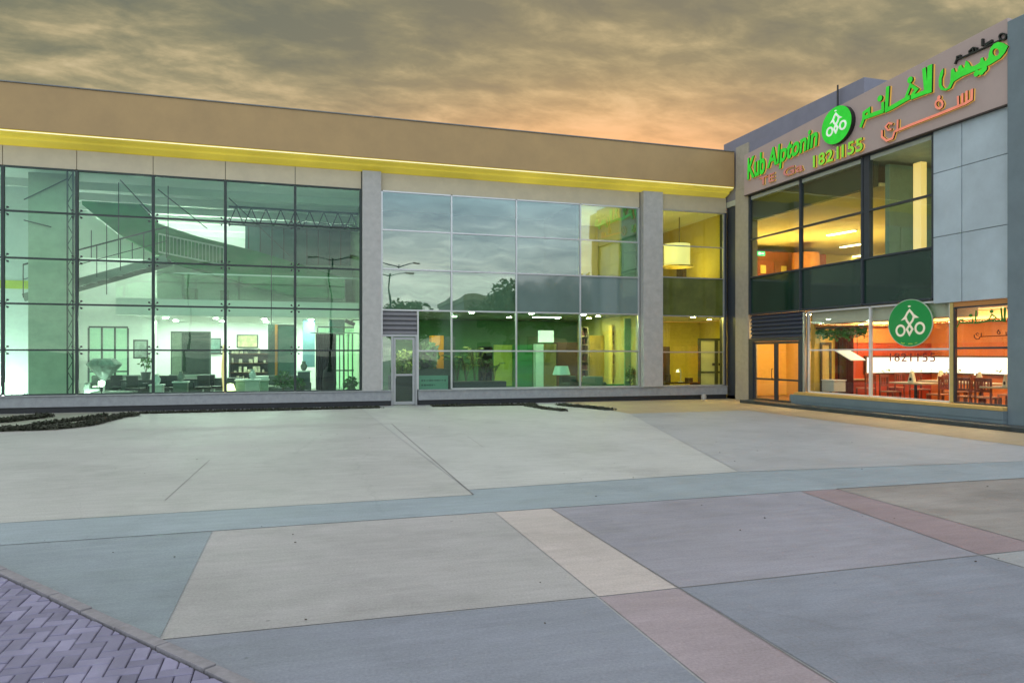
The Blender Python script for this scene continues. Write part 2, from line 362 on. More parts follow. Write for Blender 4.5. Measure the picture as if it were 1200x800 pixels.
sheet('paving_strip_lower', [(-13.66,-25),(-13.05,-25),(-13.0,-18.805),(-13.61,-18.805)], 0.0, P_mauve)
sheet('paving_east_slab', [(-12.985,-18.79),(-10.2,-18.79),(-9.75,-16.07),(-12.94,-16.07)], 0.0, P_lav)
sheet('paving_rose_strip', [(-10.185,-18.79),(-9.45,-18.79),(-9.22,-16.07),(-9.735,-16.07)], 0.0, P_pink)
sheet('paving_rough_slab', [(-9.435,-18.79),(-2.8,-18.79),(-2.62,-16.32),(-9.205,-16.07)], 0.0, P_brown)
sheet('paving_south_slab', [(-12.99,-25),(-10.2,-25),(-10.2,-18.805),(-12.985,-18.805)], 0.0, P_slate)
sheet('paving_pale_corner', [(-10.18,-25),(-4,-25),(-4,-18.805),(-10.18,-18.805)], 0.0, P_grey)
sheet('paving_west_slab', [(-40,-18.7),(-16.345,-18.7),(-16.315,-16.07),(-40,-16.065)], 0.0, P_teal)
sheet('paving_near_slab', [(-40,-25),(-13.675,-25),(-13.63,-18.81),(-16.34,-18.735),(-40,-18.715)], 0.0, P_slate)
# saw-cut joints: dark grooves laid as fine strips of sealant
jm = mat('joint sealant', (0.20,0.19,0.185), 0.8, var=0.3)
jb = MB()
def joint(a, b, w=0.012):
    a, b = Vector((*a,0)), Vector((*b,0)); d = (b-a).normalized(); n = Vector((-d.y, d.x, 0))*w*.5
    jb.add([(*(a-n).xy,0.004),(*(b-n).xy,0.004),(*(b+n).xy,0.004),(*(a+n).xy,0.004)], [(0,1,2,3)])
joint((-13.32,-6.2),(-13.56,-15.1),0.014); joint((-16.82,-11.2),(-16.97,-14.4),0.007); joint((-12.99,-18.8),(-9.4,-18.8),0.010)
joint((-9.21,-16.06),(-2.7,-16.31),0.02); joint((-12.95,-16.06),(-13.0,-18.8),0.01); joint((-13.0,-18.8),(-13.05,-24),0.008); joint((-12.2,-9.2),(-12.35,-11.0),0.006)
jb.build('paving_joint', jm, kind='structure', fix=False)
# brick paving in the near corner, herringbone, cut along its edging
pave_m = mat('lavender concrete paver', (0.235,0.22,0.315), 0.7, var=0.22, scale=3, bump=0.5, bscale=120)
def per_brick(m):
    nt = m.node_tree; b = nt.nodes['Principled BSDF']; src = b.inputs['Base Color'].links[0].from_socket
    g = nt.nodes.new('ShaderNodeNewGeometry'); r = nt.nodes.new('ShaderNodeMapRange'); r.inputs[3].default_value = 0.72; r.inputs[4].default_value = 1.2
    nt.links.new(g.outputs['Random Per Island'], r.inputs[0])
    v = nt.nodes.new('ShaderNodeVectorMath'); v.operation = 'SCALE'; nt.links.new(src, v.inputs[0]); nt.links.new(r.outputs[0], v.inputs['Scale']); nt.links.new(v.outputs[0], b.inputs['Base Color'])
per_brick(pave_m)
e0, e1 = Vector((-17.74,-16.9)), Vector((-15.86,-19.44)); ed = (e1-e0).normalized(); en = Vector((ed.y, -ed.x))   # en points into the bricks
if en.x > 0: en = -en
def brick_field():
    mb = MB(); Lb, Wb, g = 0.172, 0.086, 0.006
    def b(x, y, w, h):
        c = Vector((x+w/2, y+h/2)); d = (c-e0).dot(en)
        if d < -0.2 or d > 5 or c.y > -16 or c.y < -23.5 or c.x < -23: return
        zt = 0.03+rnd.uniform(-0.003,0.003)
        mb.box(x+g/2, x+w-g/2, y+g/2, y+h-g/2, -0.02, zt)
    for i in range(-60, 56):
        for j in range(-60, 56):
            x, y = -18.5+i*Wb, -19.5+j*Wb; k = (i-j) % 4
            if k == 0: b(x, y, Lb, Wb)
            elif k == 3: b(x, y, Wb, Lb)
    me = bpy.data.meshes.new('brick_paving'); me.from_pydata(mb.v, [], mb.f)
    bm = bmesh.new(); bm.from_mesh(me)
    ob = (e0+en*0.09)
    r = bmesh.ops.bisect_plane(bm, geom=bm.verts[:]+bm.edges[:]+bm.faces[:], plane_co=(ob.x, ob.y, 0), plane_no=(-en.x, -en.y, 0), clear_outer=True)
    bmesh.ops.recalc_face_normals(bm, faces=bm.faces)
    es = [e for e in bm.edges if len(e.link_faces) == 2 and e.calc_face_angle(0) > 0.8 and min(v.co.z for v in e.verts) > 0.02]
    bmesh.ops.bevel(bm, geom=es, offset=0.005, segments=1, affect='EDGES')
    bm.to_mesh(me); bm.free(); me.materials.append(pave_m)
    o = bpy.data.objects.new('brick_paving', me); COL.objects.link(o); o['kind'] = 'structure'
    far0, far1 = e0-ed*4, e1+ed*5
    sheet('paving_bed', [tuple(far0), tuple(far1), tuple(far1+en*6), tuple(far0+en*6)], 0.012, mat('dark jointing sand', (0.055,0.05,0.055), 0.9, var=0.2, scale=40))
    k = MB(); t = -4.0
    while t < 7:
        l = rnd.uniform(0.42,0.5); a = e0+ed*(t+.006); c = e0+ed*(t+l-.006); w = en*0.075; dz = rnd.uniform(-.004,.004)
        k.prism([tuple(a), tuple(c), tuple(c+w), tuple(a+w)], lambda p, q, z: (p, q, z), -0.02, 0.042+dz); t += l
    k.build('paving_edge', mat('grey concrete edging', (0.25,0.235,0.25), 0.75, var=0.2, scale=15, bump=0.5), kind='structure', bevel=0.006)
brick_field()
# loose grit and leaves blown across the slabs
gb = MB()
for _ in range(80):
    x, y = rnd.uniform(-20,-5), rnd.uniform(-19.6,-6); s = rnd.uniform(0.004,0.011); a = rnd.uniform(0,3.1)
    gb.rbox((x, y, 0.004+s*.25), (s*1.6, s, s*.5), a)
gb.build('ground_litter', mat('grit', (0.07,0.055,0.04), 0.9, var=0.3), kind='stuff')
# ================================================================ SHARED BUILDING PIECES
class Face:                                   # a facade plane: u along it, w outward, z up
    def __init__(s, axis, base): s.axis = axis; s.base = base
    def box(s, mb, u0, u1, w0, w1, z0, z1, mi=0):
        if s.axis == 'x': mb.box(u0, u1, s.base-w0, s.base-w1, z0, z1, mi)
        else: mb.box(s.base-w0, s.base-w1, u0, u1, z0, z1, mi)
        return mb
    def p(s, u, w, z): return (u, s.base-w, z) if s.axis == 'x' else (s.base-w, u, z)
FL = Face('x', 0.0); FR = Face('y', 0.0)
def glazing(parent, F, us, zs, fm, gm, vw=0.06, hw=0.05, dep=0.09, skip=(), spand=(), sm=None, ends=True, tilt=0.003, low=None):
    mb = MB()
    for i, u in enumerate(us):
        if not ends and i in (0, len(us)-1): continue
        F.box(mb, u-vw/2, u+vw/2, -0.06, dep-0.06, zs[0], zs[-1])
    for zi, z in enumerate(zs):
        for ui, (u0, u1) in enumerate(zip(us, us[1:])):
            if (ui, zi) in skip and (zi == 0 or (ui, zi-1) in skip): continue
            a, b = sorted((u0, u1)); F.box(mb, a+vw/2+0.001, b-vw/2-0.001, -0.055, dep-0.066, z-hw/2, z+hw/2)
    fr = mb.build('window', fm, parent, bevel=0.004)
    for i, (u0, u1) in enumerate(zip(us, us[1:])):
        for j, (z0, z1) in enumerate(zip(zs, zs[1:])):
            if (i, j) in skip: continue
            a, b = sorted((u0, u1)); g = 0.012; m = low if (low and j < 2) else gm
            if (i, j) in spand: m = sm
            t = [rnd.uniform(-tilt, tilt) for _ in range(3)]
            P = []
            for w in (-0.018, -0.008):
                for (uu, zz, k) in ((a+g, z0+g, t[0]), (b-g, z0+g, t[1]), (b-g, z1-g, t[1]+t[2]), (a+g, z1-g, t[0]+t[2])): P.append(F.p(uu, w+k, zz))
            q = MB(); q.add(P, [(3,2,1,0),(4,5,6,7),(0,1,5,4),(1,2,6,5),(2,3,7,6),(3,0,4,7)])
            q.build('spandrel_panel' if (i, j) in spand else 'pane', m, fr)
    return fr
def louvre(parent, F, u0, u1, z0, z1, m, n):
    mb = MB(); h = (z1-z0)/n
    F.box(mb, u0, u1, -0.10, -0.04, z0, z1)
    for k in range(n):
        zb = z0+k*h
        pts = [(-0.04, zb+0.008), (0.03, zb+0.012), (0.03, zb+0.022), (-0.04, zb+h-0.004)]
        mb.prism(pts, lambda p, q, w: F.p(w, p, q), u0+0.002, u1-0.002)
    return mb.build('louvre', m, parent)
def leaf_door(parent, F, u0, u1, z0, z1, m, gm, handle_u, rail, hw_=0.075, handle_m=None, hz=1.05):
    mb = MB()
    F.box(mb, u0, u0+hw_, -0.05, 0.0, z0, z1); F.box(mb, u1-hw_, u1, -0.05, 0.0, z0, z1)
    F.box(mb, u0+hw_, u1-hw_, -0.048, -0.002, z1-hw_, z1); F.box(mb, u0+hw_, u1-hw_, -0.048, -0.002, z0, z0+hw_*1.3)
    F.box(mb, u0+hw_, u1-hw_, -0.047, -0.003, rail-0.03, rail+0.03)
    d = mb.build('door', m, parent, bevel=0.004)
    for a, b in ((z0+hw_*1.3, rail-0.03), (rail+0.03, z1-hw_)):
        q = MB(); F.box(q, u0+hw_-0.01, u1-hw_+0.01, -0.030, -0.020, a-0.01, b+0.01); q.build('pane', gm, d)
    h = MB(); h.tube([F.p(handle_u, 0.0, hz-0.16), F.p(handle_u, 0.055, hz-0.16), F.p(handle_u, 0.055, hz+0.16), F.p(handle_u, 0.0, hz+0.16)], 0.012)
    h.build('handle', handle_m or silver, d, smooth=True)
    return d

# ================================================================ GLASS SHOWROOM BUILDING (left)
SH = thing('showroom_building', 'long two storey building with tan fascia and three bays of green tinted glazing', 'building', (-13.2, 0, 0))
XL = -27.0
m = MB(); m.box(XL, -0.06, -0.60, -0.45, 7.78, 9.05); m.box(XL, -0.06, -0.45, 12, 8.75, 8.98); m.box(XL-.15, XL, -0.6, 12, 7.78, 9.05)
m.build('fascia', fascia_m, SH, bevel=0.012)
m = MB(); m.box(XL, -0.06, -0.63, -0.44, 9.052, 9.085); m.build('coping', mat('grey coping', (0.2,0.2,0.19), 0.5, var=0.1), SH, bevel=0.004)
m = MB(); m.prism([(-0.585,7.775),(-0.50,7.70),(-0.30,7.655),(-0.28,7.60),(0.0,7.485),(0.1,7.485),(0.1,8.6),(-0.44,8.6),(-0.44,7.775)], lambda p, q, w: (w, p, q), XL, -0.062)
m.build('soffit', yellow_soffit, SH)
m = MB(); m.box(XL, -0.08, -0.578, -0.55, 7.735, 7.757); m.build('light_strip', L_cove, SH)
# top cladding panels above the glass
m = MB()
us = [XL, -25.25, -23.27, -21.45, -19.47, -17.49, -15.47, -13.45]
for a, b in zip(us, us[1:]): m.box(a+.008, b-.008, -0.03, 0.02, 6.925, 7.475)
m.build('cladding_panel', tan_panel, SH, bevel=0.004)
m = MB(); m.box(-12.83, -3.62, -0.02, 0.02, 6.925, 7.478); m.build('cladding_panel', tan_panel, SH, bevel=0.004)
m = MB(); m.box(-2.78, -0.02, -0.02, 0.02, 6.925, 7.478); m.build('cladding_panel', tan_panel, SH, bevel=0.004)
m = MB(); m.box(XL, -0.05, 0.022, 0.14, 6.93, 8.74); m.build('backing_wall', dark_int, SH)
# pillars
for x0, x1, y0 in ((-13.43,-12.84,-0.20),(-3.58,-2.80,-0.26)):
    m = MB(); m.box(x0, x1, y0, 0.35, 0.485, 7.479); m.build('pillar', pillar_m, SH, bevel=0.012)
# plinth with a gap for the door
for a, b in ((XL, -12.52), (-11.63, -0.06)):
    m = MB(); m.box(a, b, -0.16, 0.10, 0.16, 0.48); m.build('plinth', plinth_m, SH, bevel=0.008)
    m = MB(); m.box(a, b, -0.10, 0.09, 0.0, 0.165); m.build('kick_strip', kick_m, SH)
m = MB(); m.box(XL, -12.52, -0.20, 0.10, 0.462, 0.492); m.box(-11.63, -0.06, -0.20, 0.10, 0.462, 0.492); m.build('sill', plinth_m, SH, bevel=0.004)
# left bay
ZL = [0.505, 1.77, 3.07, 4.35, 5.66, 6.90]
UL = [-25.25, -23.27, -21.45, -19.47, -17.49, -15.47, -13.47]
wl = glazing(SH, FL, UL, ZL, dk_frame, G_left, vw=0.075, hw=0.05, dep=0.10, tilt=0.008)
for u in UL[1:-1]:
    for z in ZL[1:-1]:
        bf = MB()
        for du in (-0.11, 0.11):
            for dz in (-0.10, 0.10):
                bf.cyl(FL.p(u+du, -0.02, z+dz), FL.p(u+du, 0.03, z+dz), 0.030, 0.026, 10)
                bf.cyl(FL.p(u, -0.05, z), FL.p(u+du, -0.03, z+dz), 0.009, 0.008, 6)
        bf.build('spider_fitting', dk_frame, wl, smooth=True)
# centre bay
ZC = [0.505, 1.76, 3.08, 4.40, 5.66, 6.90]
UC = [-12.80, -10.51, -8.26, -5.91, -3.64]
sp = {(i, 2) for i in (2, 3)}
wc = glazing(SH, FL, UC, ZC, silver, G_mid, vw=0.055, hw=0.05, skip={(0,0),(0,1)}, spand=sp, sm=spandrel_mid, tilt=0.010, low=G_low)
m = MB(); m.box(-11.655, -11.605, -0.03, 0.055, 0.5, 3.05); m.box(-11.60, -10.54, -0.029, 0.05, 1.735, 1.785); m.build('window', silver, SH, bevel=0.004)
wside = [o for o in bpy.data.objects if o.name.startswith('window') and o.parent == SH][-1]
for z0, z1 in ((0.52,1.75),(1.77,3.06)):
    q = MB(); q.box(-11.61, -10.53, 0.006, 0.018, z0, z1); q.build('pane', G_low, wside)
louvre(SH, FL, -12.77, -11.66, 2.30, 3.05, louver_g, 5)
m = MB(); m.box(-12.77, -11.655, -0.035, 0.05, 2.22, 2.295); m.box(-12.50, -12.44, -0.035, 0.05, 0.0, 2.22); m.box(-11.72, -11.655, -0.035, 0.05, 0.0, 2.22)
grey_alu = mat('grey aluminium', (0.40,0.41,0.41), 0.4, metal=0.5, var=0.08)
m.build('door_frame', grey_alu, SH, bevel=0.004)
q = MB(); q.box(-12.78, -12.505, 0.004, 0.014, 0.49, 2.22); q.build('side_pane', G_mid, SH)
leaf_door(SH, FL, -12.43, -11.73, 0.02, 2.20, grey_alu, G_low, -12.36, 0.98)
# right bay
ZR = [0.505, 1.73, 3.05, 4.46, 5.62, 6.90]
UR = [-2.78, -0.12]
glazing(SH, FL, UR, ZR, silver, G_yel, vw=0.05, hw=0.04, spand={(0,2)}, sm=mat('olive spandrel glass', (0.12,0.14,0.03), 0.05, var=0.35, scale=0.9, spec=0.7))
m = MB(); m.box(-0.09, -0.02, -0.06, 0.3, 0.49, 6.92); m.build('corner_post', dk_alu, SH, bevel=0.004)
# shell and interior construction
m = MB(); m.box(XL, 0.4, 11.2, 11.4, 0, 8.7); m.build('back_wall', W_int, SH)
m = MB(); m.box(XL-0.2, XL, 0.0, 11.2, 0, 8.7); m.build('end_wall', W_int, SH)
m = MB(); m.box(XL, 0.3, 0.13, 11.2, 0.005, 0.06); m.build('floor', floor_int, SH)
m = MB(); m.box(XL, 0.3, 0.15, 11.2, 6.98, 7.1); m.build('ceiling', W_ceil, SH)
m = MB(); m.box(-13.25, -13.05, 0.12, 11.2, 0.06, 6.98); m.build('partition_wall', green_paint, SH)
m = MB(); m.box(-3.35, -3.2, 0.36, 11.2, 0.06, 6.98); m.build('partition_wall', mat('yellow green wall', (0.5,0.47,0.16), 0.6, var=0.08), SH)
m = MB(); m.box(0.1, 0.28, 0.05, 11.2, 3.30, 6.98); m.build('partition_wall', yellow_paint, SH)
m = MB(); m.box(2.1, 2.2, 0.05, 5.4, 0.06, 3.09); m.build('partition_wall', mat('olive yellow wall', (0.72,0.60,0.13), 0.6, var=0.1), SH)
m = MB(); m.box(0.31, 2.1, 0.05, 0.12, 0.06, 3.09); m.build('front_return_wall', yellow_paint, SH)
m = MB(); m.box(0.10, 2.2, 0.06, 5.4, 3.11, 3.29); m.build('soffit_slab', W_ceil, SH)
m = MB(); m.box(0.301, 2.2, 0.13, 5.4, 0.005, 0.06); m.build('floor', floor_int, SH)
# left hall: mezzanine, tall concrete wall, sloped green bulkhead, stair
m = MB(); m.box(-21.1, -13.26, 3.2, 11.2, 3.08, 3.42); m.box(-21.1, -13.26, 3.05, 3.2, 2.95, 3.50); m.build('mezzanine_slab', W_ceil, SH, bevel=0.01)
m = MB(); m.box(-22.95, -21.78, 0.95, 1.35, 0.06, 6.98); m.build('concrete_fin_wall', conc_wall, SH, bevel=0.01)
m = MB(); m.box(-26.9, -22.6, 3.0, 3.2, 0.06, 6.98); m.build('white_screen_wall', mat('cool white wall', (0.74,0.80,0.80), 0.6, var=0.05), SH)
m = MB(); m.box(-26.9, -22.7, 2.985, 2.999, 3.72, 3.98); m.build('wall_stripe', mat('lime stripe paint', (0.55,0.66,0.02), 0.5, var=0.05), SH)
def prism_y(name, px, y0, y1, mt, par=SH, bevel=0.0):
    pts = [LP(a, b, y0) for a, b in px]; mb = MB(); mb.prism(pts, lambda p, q, w: (p, w, q), y0, y1); return mb.build(name, mt, par, bevel=bevel)
prism_y('sloped_bulkhead', [(92,205),(112,208),(150,226),(186,262),(235,278),(300,294),(360,312),(404,326),(404,350),(352,348),(300,336),(262,324),(200,306),(178,296),(140,275),(96,240)], 4.2, 5.2, dgreen_paint, bevel=0.03)
prism_y('white_gable_wall', [(86,236),(140,276),(158,284),(182,270),(182,304),(86,302)], 5.4, 5.6, mat('bright white wall', (0.82,0.83,0.8), 0.6, var=0.03))
prism_y('balcony_wall', [(184,306),(420,312),(420,366),(184,362)], 6.0, 6.2, mat('grey green wall', (0.40,0.46,0.40), 0.6, var=0.12, scale=1.5))
def stair():
    mb = MB()
    (xa, za), (xb, zb) = LP(29,349,2.0), LP(196,303,2.0)
    n = 11; th = math.atan2(zb-za, xb-xa); c = Vector(((xa+xb)/2, 2.0, (za+zb)/2)); Lh = math.hypot(xb-xa, zb-za)
    q = Matrix.Rotation(-th, 3, 'Y').to_quaternion()
    for yy in (1.9, 2.9): mb.rbox((c.x, yy, c.z), (Lh, 0.06, 0.24), q)
    for k in range(n):
        t = (k+.5)/n; mb.box(xa+(xb-xa)*t-.17, xa+(xb-xa)*t+.17, 1.95, 2.85, za+(zb-za)*t+.02, za+(zb-za)*t+.06)
    s_ = mb.build('staircase', mat('grey stair steel', (0.22,0.26,0.23), 0.45, metal=0.3, var=0.1), SH)
    hb = MB()
    hb.tube([(xa,1.87,za+1.0),(xb,1.87,zb+1.0)], 0.025); hb.tube([(xa,1.87,za+.55),(xb,1.87,zb+.55)], 0.012)
    for k in range(7):
        t = k/6; hb.cyl((xa+(xb-xa)*t,1.87,za+(zb-za)*t), (xa+(xb-xa)*t,1.87,za+(zb-za)*t+1.0), 0.014)
    hb.build('handrail', dk_frame, s_)
stair()
def balcony_rail():
    mb = MB(); y = 4.0
    (x0, z0), (x1, z1) = LP(186,274,y), LP(262,290,y)
    mb.tube([(x0,y,z0),(x1,y,z1)], 0.03); mb.tube([(x0,y,z0-.62),(x1,y,z1-.62)], 0.03)
    for k in range(19):
        t = k/18; mb.cyl((x0+(x1-x0)*t,y,z0+(z1-z0)*t), (x0+(x1-x0)*t,y,z0+(z1-z0)*t-.62), 0.012, n=6)
    mb.build('balustrade', white_alu, SH)
balcony_rail()
tr = MB(); xa = LP(79,250,0.5)[0]; xb = LP(85.5,250,0.5)[0]
for x in (xa, xb): tr.cyl((x,0.5,0.2),(x,0.5,6.97), 0.025)
for k in range(22):
    z = 0.25+k*.305; tr.cyl((xa if k % 2 else xb,0.5,z),(xb if k % 2 else xa,0.5,z+.305), 0.012, n=6)
tr.build('truss_column', dk_frame, SH)
for a, b, y in (((141,211),(185,259),1.0),((185,222),(243,268),1.0),((268,232),(340,300),1.2),((28,234),(78,210),0.9),((28,258),(60,266),0.9)):
    p, q = LP(*a, y), LP(*b, y); MB().cyl((p[0],y,p[1]), (q[0],y,q[1]), 0.016, n=6).build('bracing_cable', dk_frame, SH)
for px, t, bq in ((139,214,302),(107,270,302),(125,262,345),(197,218,300),(318,270,380),(155,284,303)):
    p, q = LP(px, t, 1.6), LP(px, bq, 1.6); MB().cyl((p[0],1.6,p[1]), (q[0],1.6,q[1]), 0.014, n=6).build('hanger_rod', dk_frame, SH)
for px0, px1, py0, py1, y, mt in ((355,369,334,430,7.5,mat('blue column paint',(0.10,0.20,0.24),0.5,var=0.1)), (386,404,330,392,7.2,mat('dark teal column',(0.05,0.11,0.11),0.5,var=0.1)), (166,180,375,452,6.5,W_int)):
    a, b = LP(px0, py0, y), LP(px1, py1, y); m = MB(); m.box(a[0], b[0], y, y+.6, max(0.06, min(a[1], b[1])), max(a[1], b[1])); m.build('column', mt, SH, bevel=0.01)
for k in range(6):
    yy = 1.9+k*1.7; m = MB(); m.box(XL, -13.26, yy-.08, yy+.08, 6.74, 6.979); m.build('ceiling_beam', W_ceil, SH)
def truss():
    mb = MB(); y = 2.6; xa, xb = -17.6, -13.3
    for z in (6.02, 6.62): mb.cyl((xa,y,z), (xb,y,z), .035)
    n = 9
    for k in range(n):
        x0, x1 = xa+(xb-xa)*k/n, xa+(xb-xa)*(k+1)/n; mb.cyl((x0,y,6.02), ((x0+x1)/2,y,6.62), .018, n=6); mb.cyl(((x0+x1)/2,y,6.62), (x1,y,6.02), .018, n=6)
    mb.build('roof_truss', dk_frame, SH)
truss()
def glazed_screen(px0, px1, y, top):
    (xa, zt), (xb, _) = LP(px0, top, y), LP(px1, top, y); m = MB(); n = 3
    for k in range(n+1):
        x = xa+(xb-xa)*k/n; m.box(x-.03, x+.03, y-.03, y+.03, 0.06, zt)
    m.box(xa, xb, y-.028, y+.028, zt, zt+.06); m.box(xa, xb, y-.025, y+.025, 1.0, 1.05)
    f = m.build('glazed_screen', dk_frame, SH); q = MB(); q.box(xa+.01, xb-.01, y-.005, y+.005, 0.07, zt-.01); q.build('pane', G_left, f)
glazed_screen(104, 150, 6.0, 384); glazed_screen(372, 418, 5.2, 384)
for px0, px1, y, t, bq in ((258,268,5.96,340,357),(216,232,5.97,338,352)):
    a, b = LP(px0, t, y), LP(px1, bq, y); m = MB(); m.box(a[0], b[0], y, y+.03, b[1], a[1]); m.build('wall_plaque', mat('olive plaque', (0.18,0.2,0.15), 0.5), SH)
m = MB(); m.box(-21.1, -13.26, 3.055, 3.07, 3.52, 4.35); m.build('glass_balustrade', G_rest, SH)
m = MB(); m.box(-21.1, -13.26, 3.03, 3.10, 4.351, 4.40); m.build('handrail', silver, SH)
m = MB(); m.box(-17.3, -13.26, 6.6, 6.8, 3.43, 6.73); m.build('upper_partition', mat('dark teal partition', (0.05,0.15,0.14), 0.35, var=0.25, scale=1.2), SH)
m = MB()
for k in range(9): m.box(-17.2+k*.44, -17.16+k*.44, 6.54, 6.6, 3.43, 6.72)
m.build('partition_rib', dk_frame, SH)
uq = None
# centre hall construction
m = MB(); m.box(-13.04, -3.36, 0.14, 11.2, 3.12, 4.30); m.build('floor_slab', mat('grey slab edge', (0.30,0.34,0.31), 0.6, var=0.1), SH)
m = MB(); m.box(-13.04, -3.36, 6.5, 6.7, 0.06, 3.1); m.build('rear_partition', mat('green wall', (0.055,0.17,0.07), 0.6, var=0.2, scale=1.5), SH)
m = MB(); m.box(-13.04, -6.0, 3.5, 3.7, 4.31, 6.97); m.box(-6.0, -5.9, 0.16, 3.7, 4.311, 6.969); m.build('upper_partition', mat('dusky blue partition', (0.07,0.12,0.18), 0.6, var=0.15), SH)  # short side wall added to stop the yellow light spreading
m = MB(); m.box(-5.89, -3.36, 4.2, 4.4, 4.31, 6.97); m.build('upper_partition', yellow_paint, SH)
m = MB(); m.box(-4.1, -3.36, 0.45, 0.6, 4.31, 6.97); m.build('upper_pier', green_paint, SH)
# right bay construction
m = MB(); m.box(-3.19, 0.09, 0.14, 11.2, 3.10, 4.40); m.build('floor_slab', W_ceil, SH)
m = MB(); m.box(-3.19, 2.09, 5.2, 5.4, 0.06, 3.09); m.build('rear_partition', mat('olive yellow wall', (0.72,0.60,0.13), 0.6, var=0.1), SH)
m = MB(); m.box(-3.19, 0.09, 5.0, 5.2, 4.41, 6.97); m.build('rear_partition', yellow_paint, SH)
prism_y('brown_column', [(800,288),(816,280),(816,332),(800,332)], 3.0, 3.5, mat('brown column', (0.16,0.09,0.03), 0.5, var=0.2))
prism_y('inner_wall', [(838,286),(862,272),(862,332),(838,332)], 2.6, 2.8, yellow_paint)

# ================================================================ RESTAURANT BUILDING (right)
RB = thing('restaurant_building', 'corner restaurant building with pale blue panels, green glass upper storey and lit orange dining room', 'building', (0, -6, 0))
m = MB(); m.box(0.02, 8, -6.73, 0.2, 7.32, 9.55); m.build('parapet', parapet_m, RB, bevel=0.012)
m = MB(); m.box(0.0, 8, -11.2, 0.2, 7.12, 7.318); m.build('roof', conc_wall, RB)
m = MB(); m.box(-0.04, 0.35, -1.40, -0.62, 0.0, 7.6); m.box(-0.03, 0.34, -1.39, -0.63, 7.602, 9.2)
m.build('corner_pillar', mat('cream corner pillar', (0.40,0.36,0.28), 0.6, var=0.1, bump=0.1), RB, bevel=0.012)
m = MB(); m.box(0.06, 0.3, -0.61, 0.04, 0.0, 7.3); m.build('corner_wall', dk_alu, RB)
m = MB(); m.box(-0.22, 8, -12.0, -11.19, 0.0, 9.12); m.build('end_pier', slate_pier, RB, bevel=0.012)
# pale composite panels above the last bay
m = MB()
for a, b in ((-11.175,-9.93),(-9.91,-9.12)):
    for z0, z1 in ((2.93,4.585),(4.6,6.195),(6.21,7.27)): m.box(-0.075, -0.02, a, b, z0, z1)
m.build('cladding_panel', acm, RB, bevel=0.006)
m = MB(); m.box(-0.018, 0.2, -11.18, -9.11, 2.96, 7.3); m.build('cladding_backing', black_m, RB)
# upper glazing
ZU = [3.06, 4.36, 5.70, 7.26]; UU = [-9.08, -6.72, -4.12, -1.47]
glazing(RB, FR, UU, ZU, dk_alu, G_up, vw=0.07, hw=0.055, dep=0.12, spand={(i,0) for i in range(3)}, sm=spandrel_dk)
m = MB(); m.box(-0.05, 0.10, -6.98, -6.78, 4.39, 7.24); m.build('mullion_cover', dk_alu, RB, bevel=0.004)
# ground floor: louvre, double door, shop window
louvre(RB, FR, -4.18, -1.5, 2.20, 3.02, louver_b, 6)
m = MB(); m.box(-0.04, 0.06, -1.66, -1.42, 0.0, 2.195); m.box(-0.04, 0.06, -4.20, -4.06, 0.0, 2.195); m.box(-0.04, 0.06, -4.06, -1.66, 2.09, 2.195)
m.build('door_frame', dk_alu, RB, bevel=0.004)
leaf_door(RB, FR, -2.85, -1.67, 0.02, 2.08, dk_alu, G_rest, -2.72, 0.80, 0.08, black_m, 1.0)
leaf_door(RB, FR, -4.05, -2.87, 0.02, 2.08, dk_alu, G_rest, -3.0, 0.80, 0.08, black_m, 1.0)
m = MB(); m.box(-0.03, 0.05, -4.46, -4.40, 0.47, 2.96); m.box(-0.03, 0.05, -4.30, -4.22, 0.0, 2.99); m.build('window_post', silver, RB, bevel=0.004)
ZG = [0.47, 1.78, 2.98]
glazing(RB, FR, [-9.56, -6.98, -4.44], ZG, white_alu, G_rest, vw=0.06, hw=0.045)
glazing(RB, FR, [-11.18, -9.66], [0.47, 1.80, 2.80], dk_alu, G_rest, vw=0.05, hw=0.05)
m = MB(); m.box(-0.05, 0.05, -9.655, -9.565, 0.47, 2.92); m.build('window_post', gold_alu, RB, bevel=0.004)
m = MB(); m.box(-0.03, 0.05, -11.18, -9.66, 2.81, 2.925); m.build('window_head', mat('orange lit head colour', (0.55,0.24,0.07), 0.5, var=0.06), RB, bevel=0.004)  # orange light on the lintel is put into its colour
m = MB(); m.box(-0.36, 0.06, -11.185, -4.22, 0.375, 0.455); m.build('sill', gold_sill, RB, bevel=0.006)
m = MB(); m.box(-0.35, 0.08, -11.187, -4.0, 0.17, 0.373); m.box(-0.34, 0.08, -11.186, -4.05, 0.0, 0.169)
m.build('plinth', slate_pier, RB, bevel=0.01)
m = MB(); m.box(-0.95, -0.385, -13, -2.2, 0.0, 0.10); m.build('step', mat('wet dark stone step', (0.035,0.045,0.05), 0.4, var=0.5, scale=5, bump=0.3, bscale=30), RB, bevel=0.012)
# interior construction
m = MB(); m.box(0.06, 6.5, -11.2, 0.0, 0.0, 0.12); m.build('floor', mat('brown dining floor', (0.13,0.07,0.04), 0.35, var=0.2), RB)
m = MB(); m.box(0.12, 6.5, -11.2, -0.2, 3.05, 4.30); m.build('floor_slab', W_ceil, RB)
m = MB(); m.box(0.32, 11.0, -7.0, 5.0, 6.40, 6.5); m.build('ceiling', mat('yellowed ceiling', (0.74,0.60,0.26), 0.7, var=0.05), RB)
m = MB(); m.box(0.15, 0.31, -6.95, -0.7, 6.40, 7.11); m.build('ceiling_upstand', mat('dark green upstand', (0.03,0.05,0.03), 0.5), RB)
m = MB(); m.box(0.32, 11.0, -7.0, 5.0, 3.6, 3.8); m.build('upper_floor', floor_int, RB)
m = MB(); m.box(5.0, 5.2, -11.2, -4.3, 0.12, 3.04); m.build('dining_wall', orange_wall, RB)
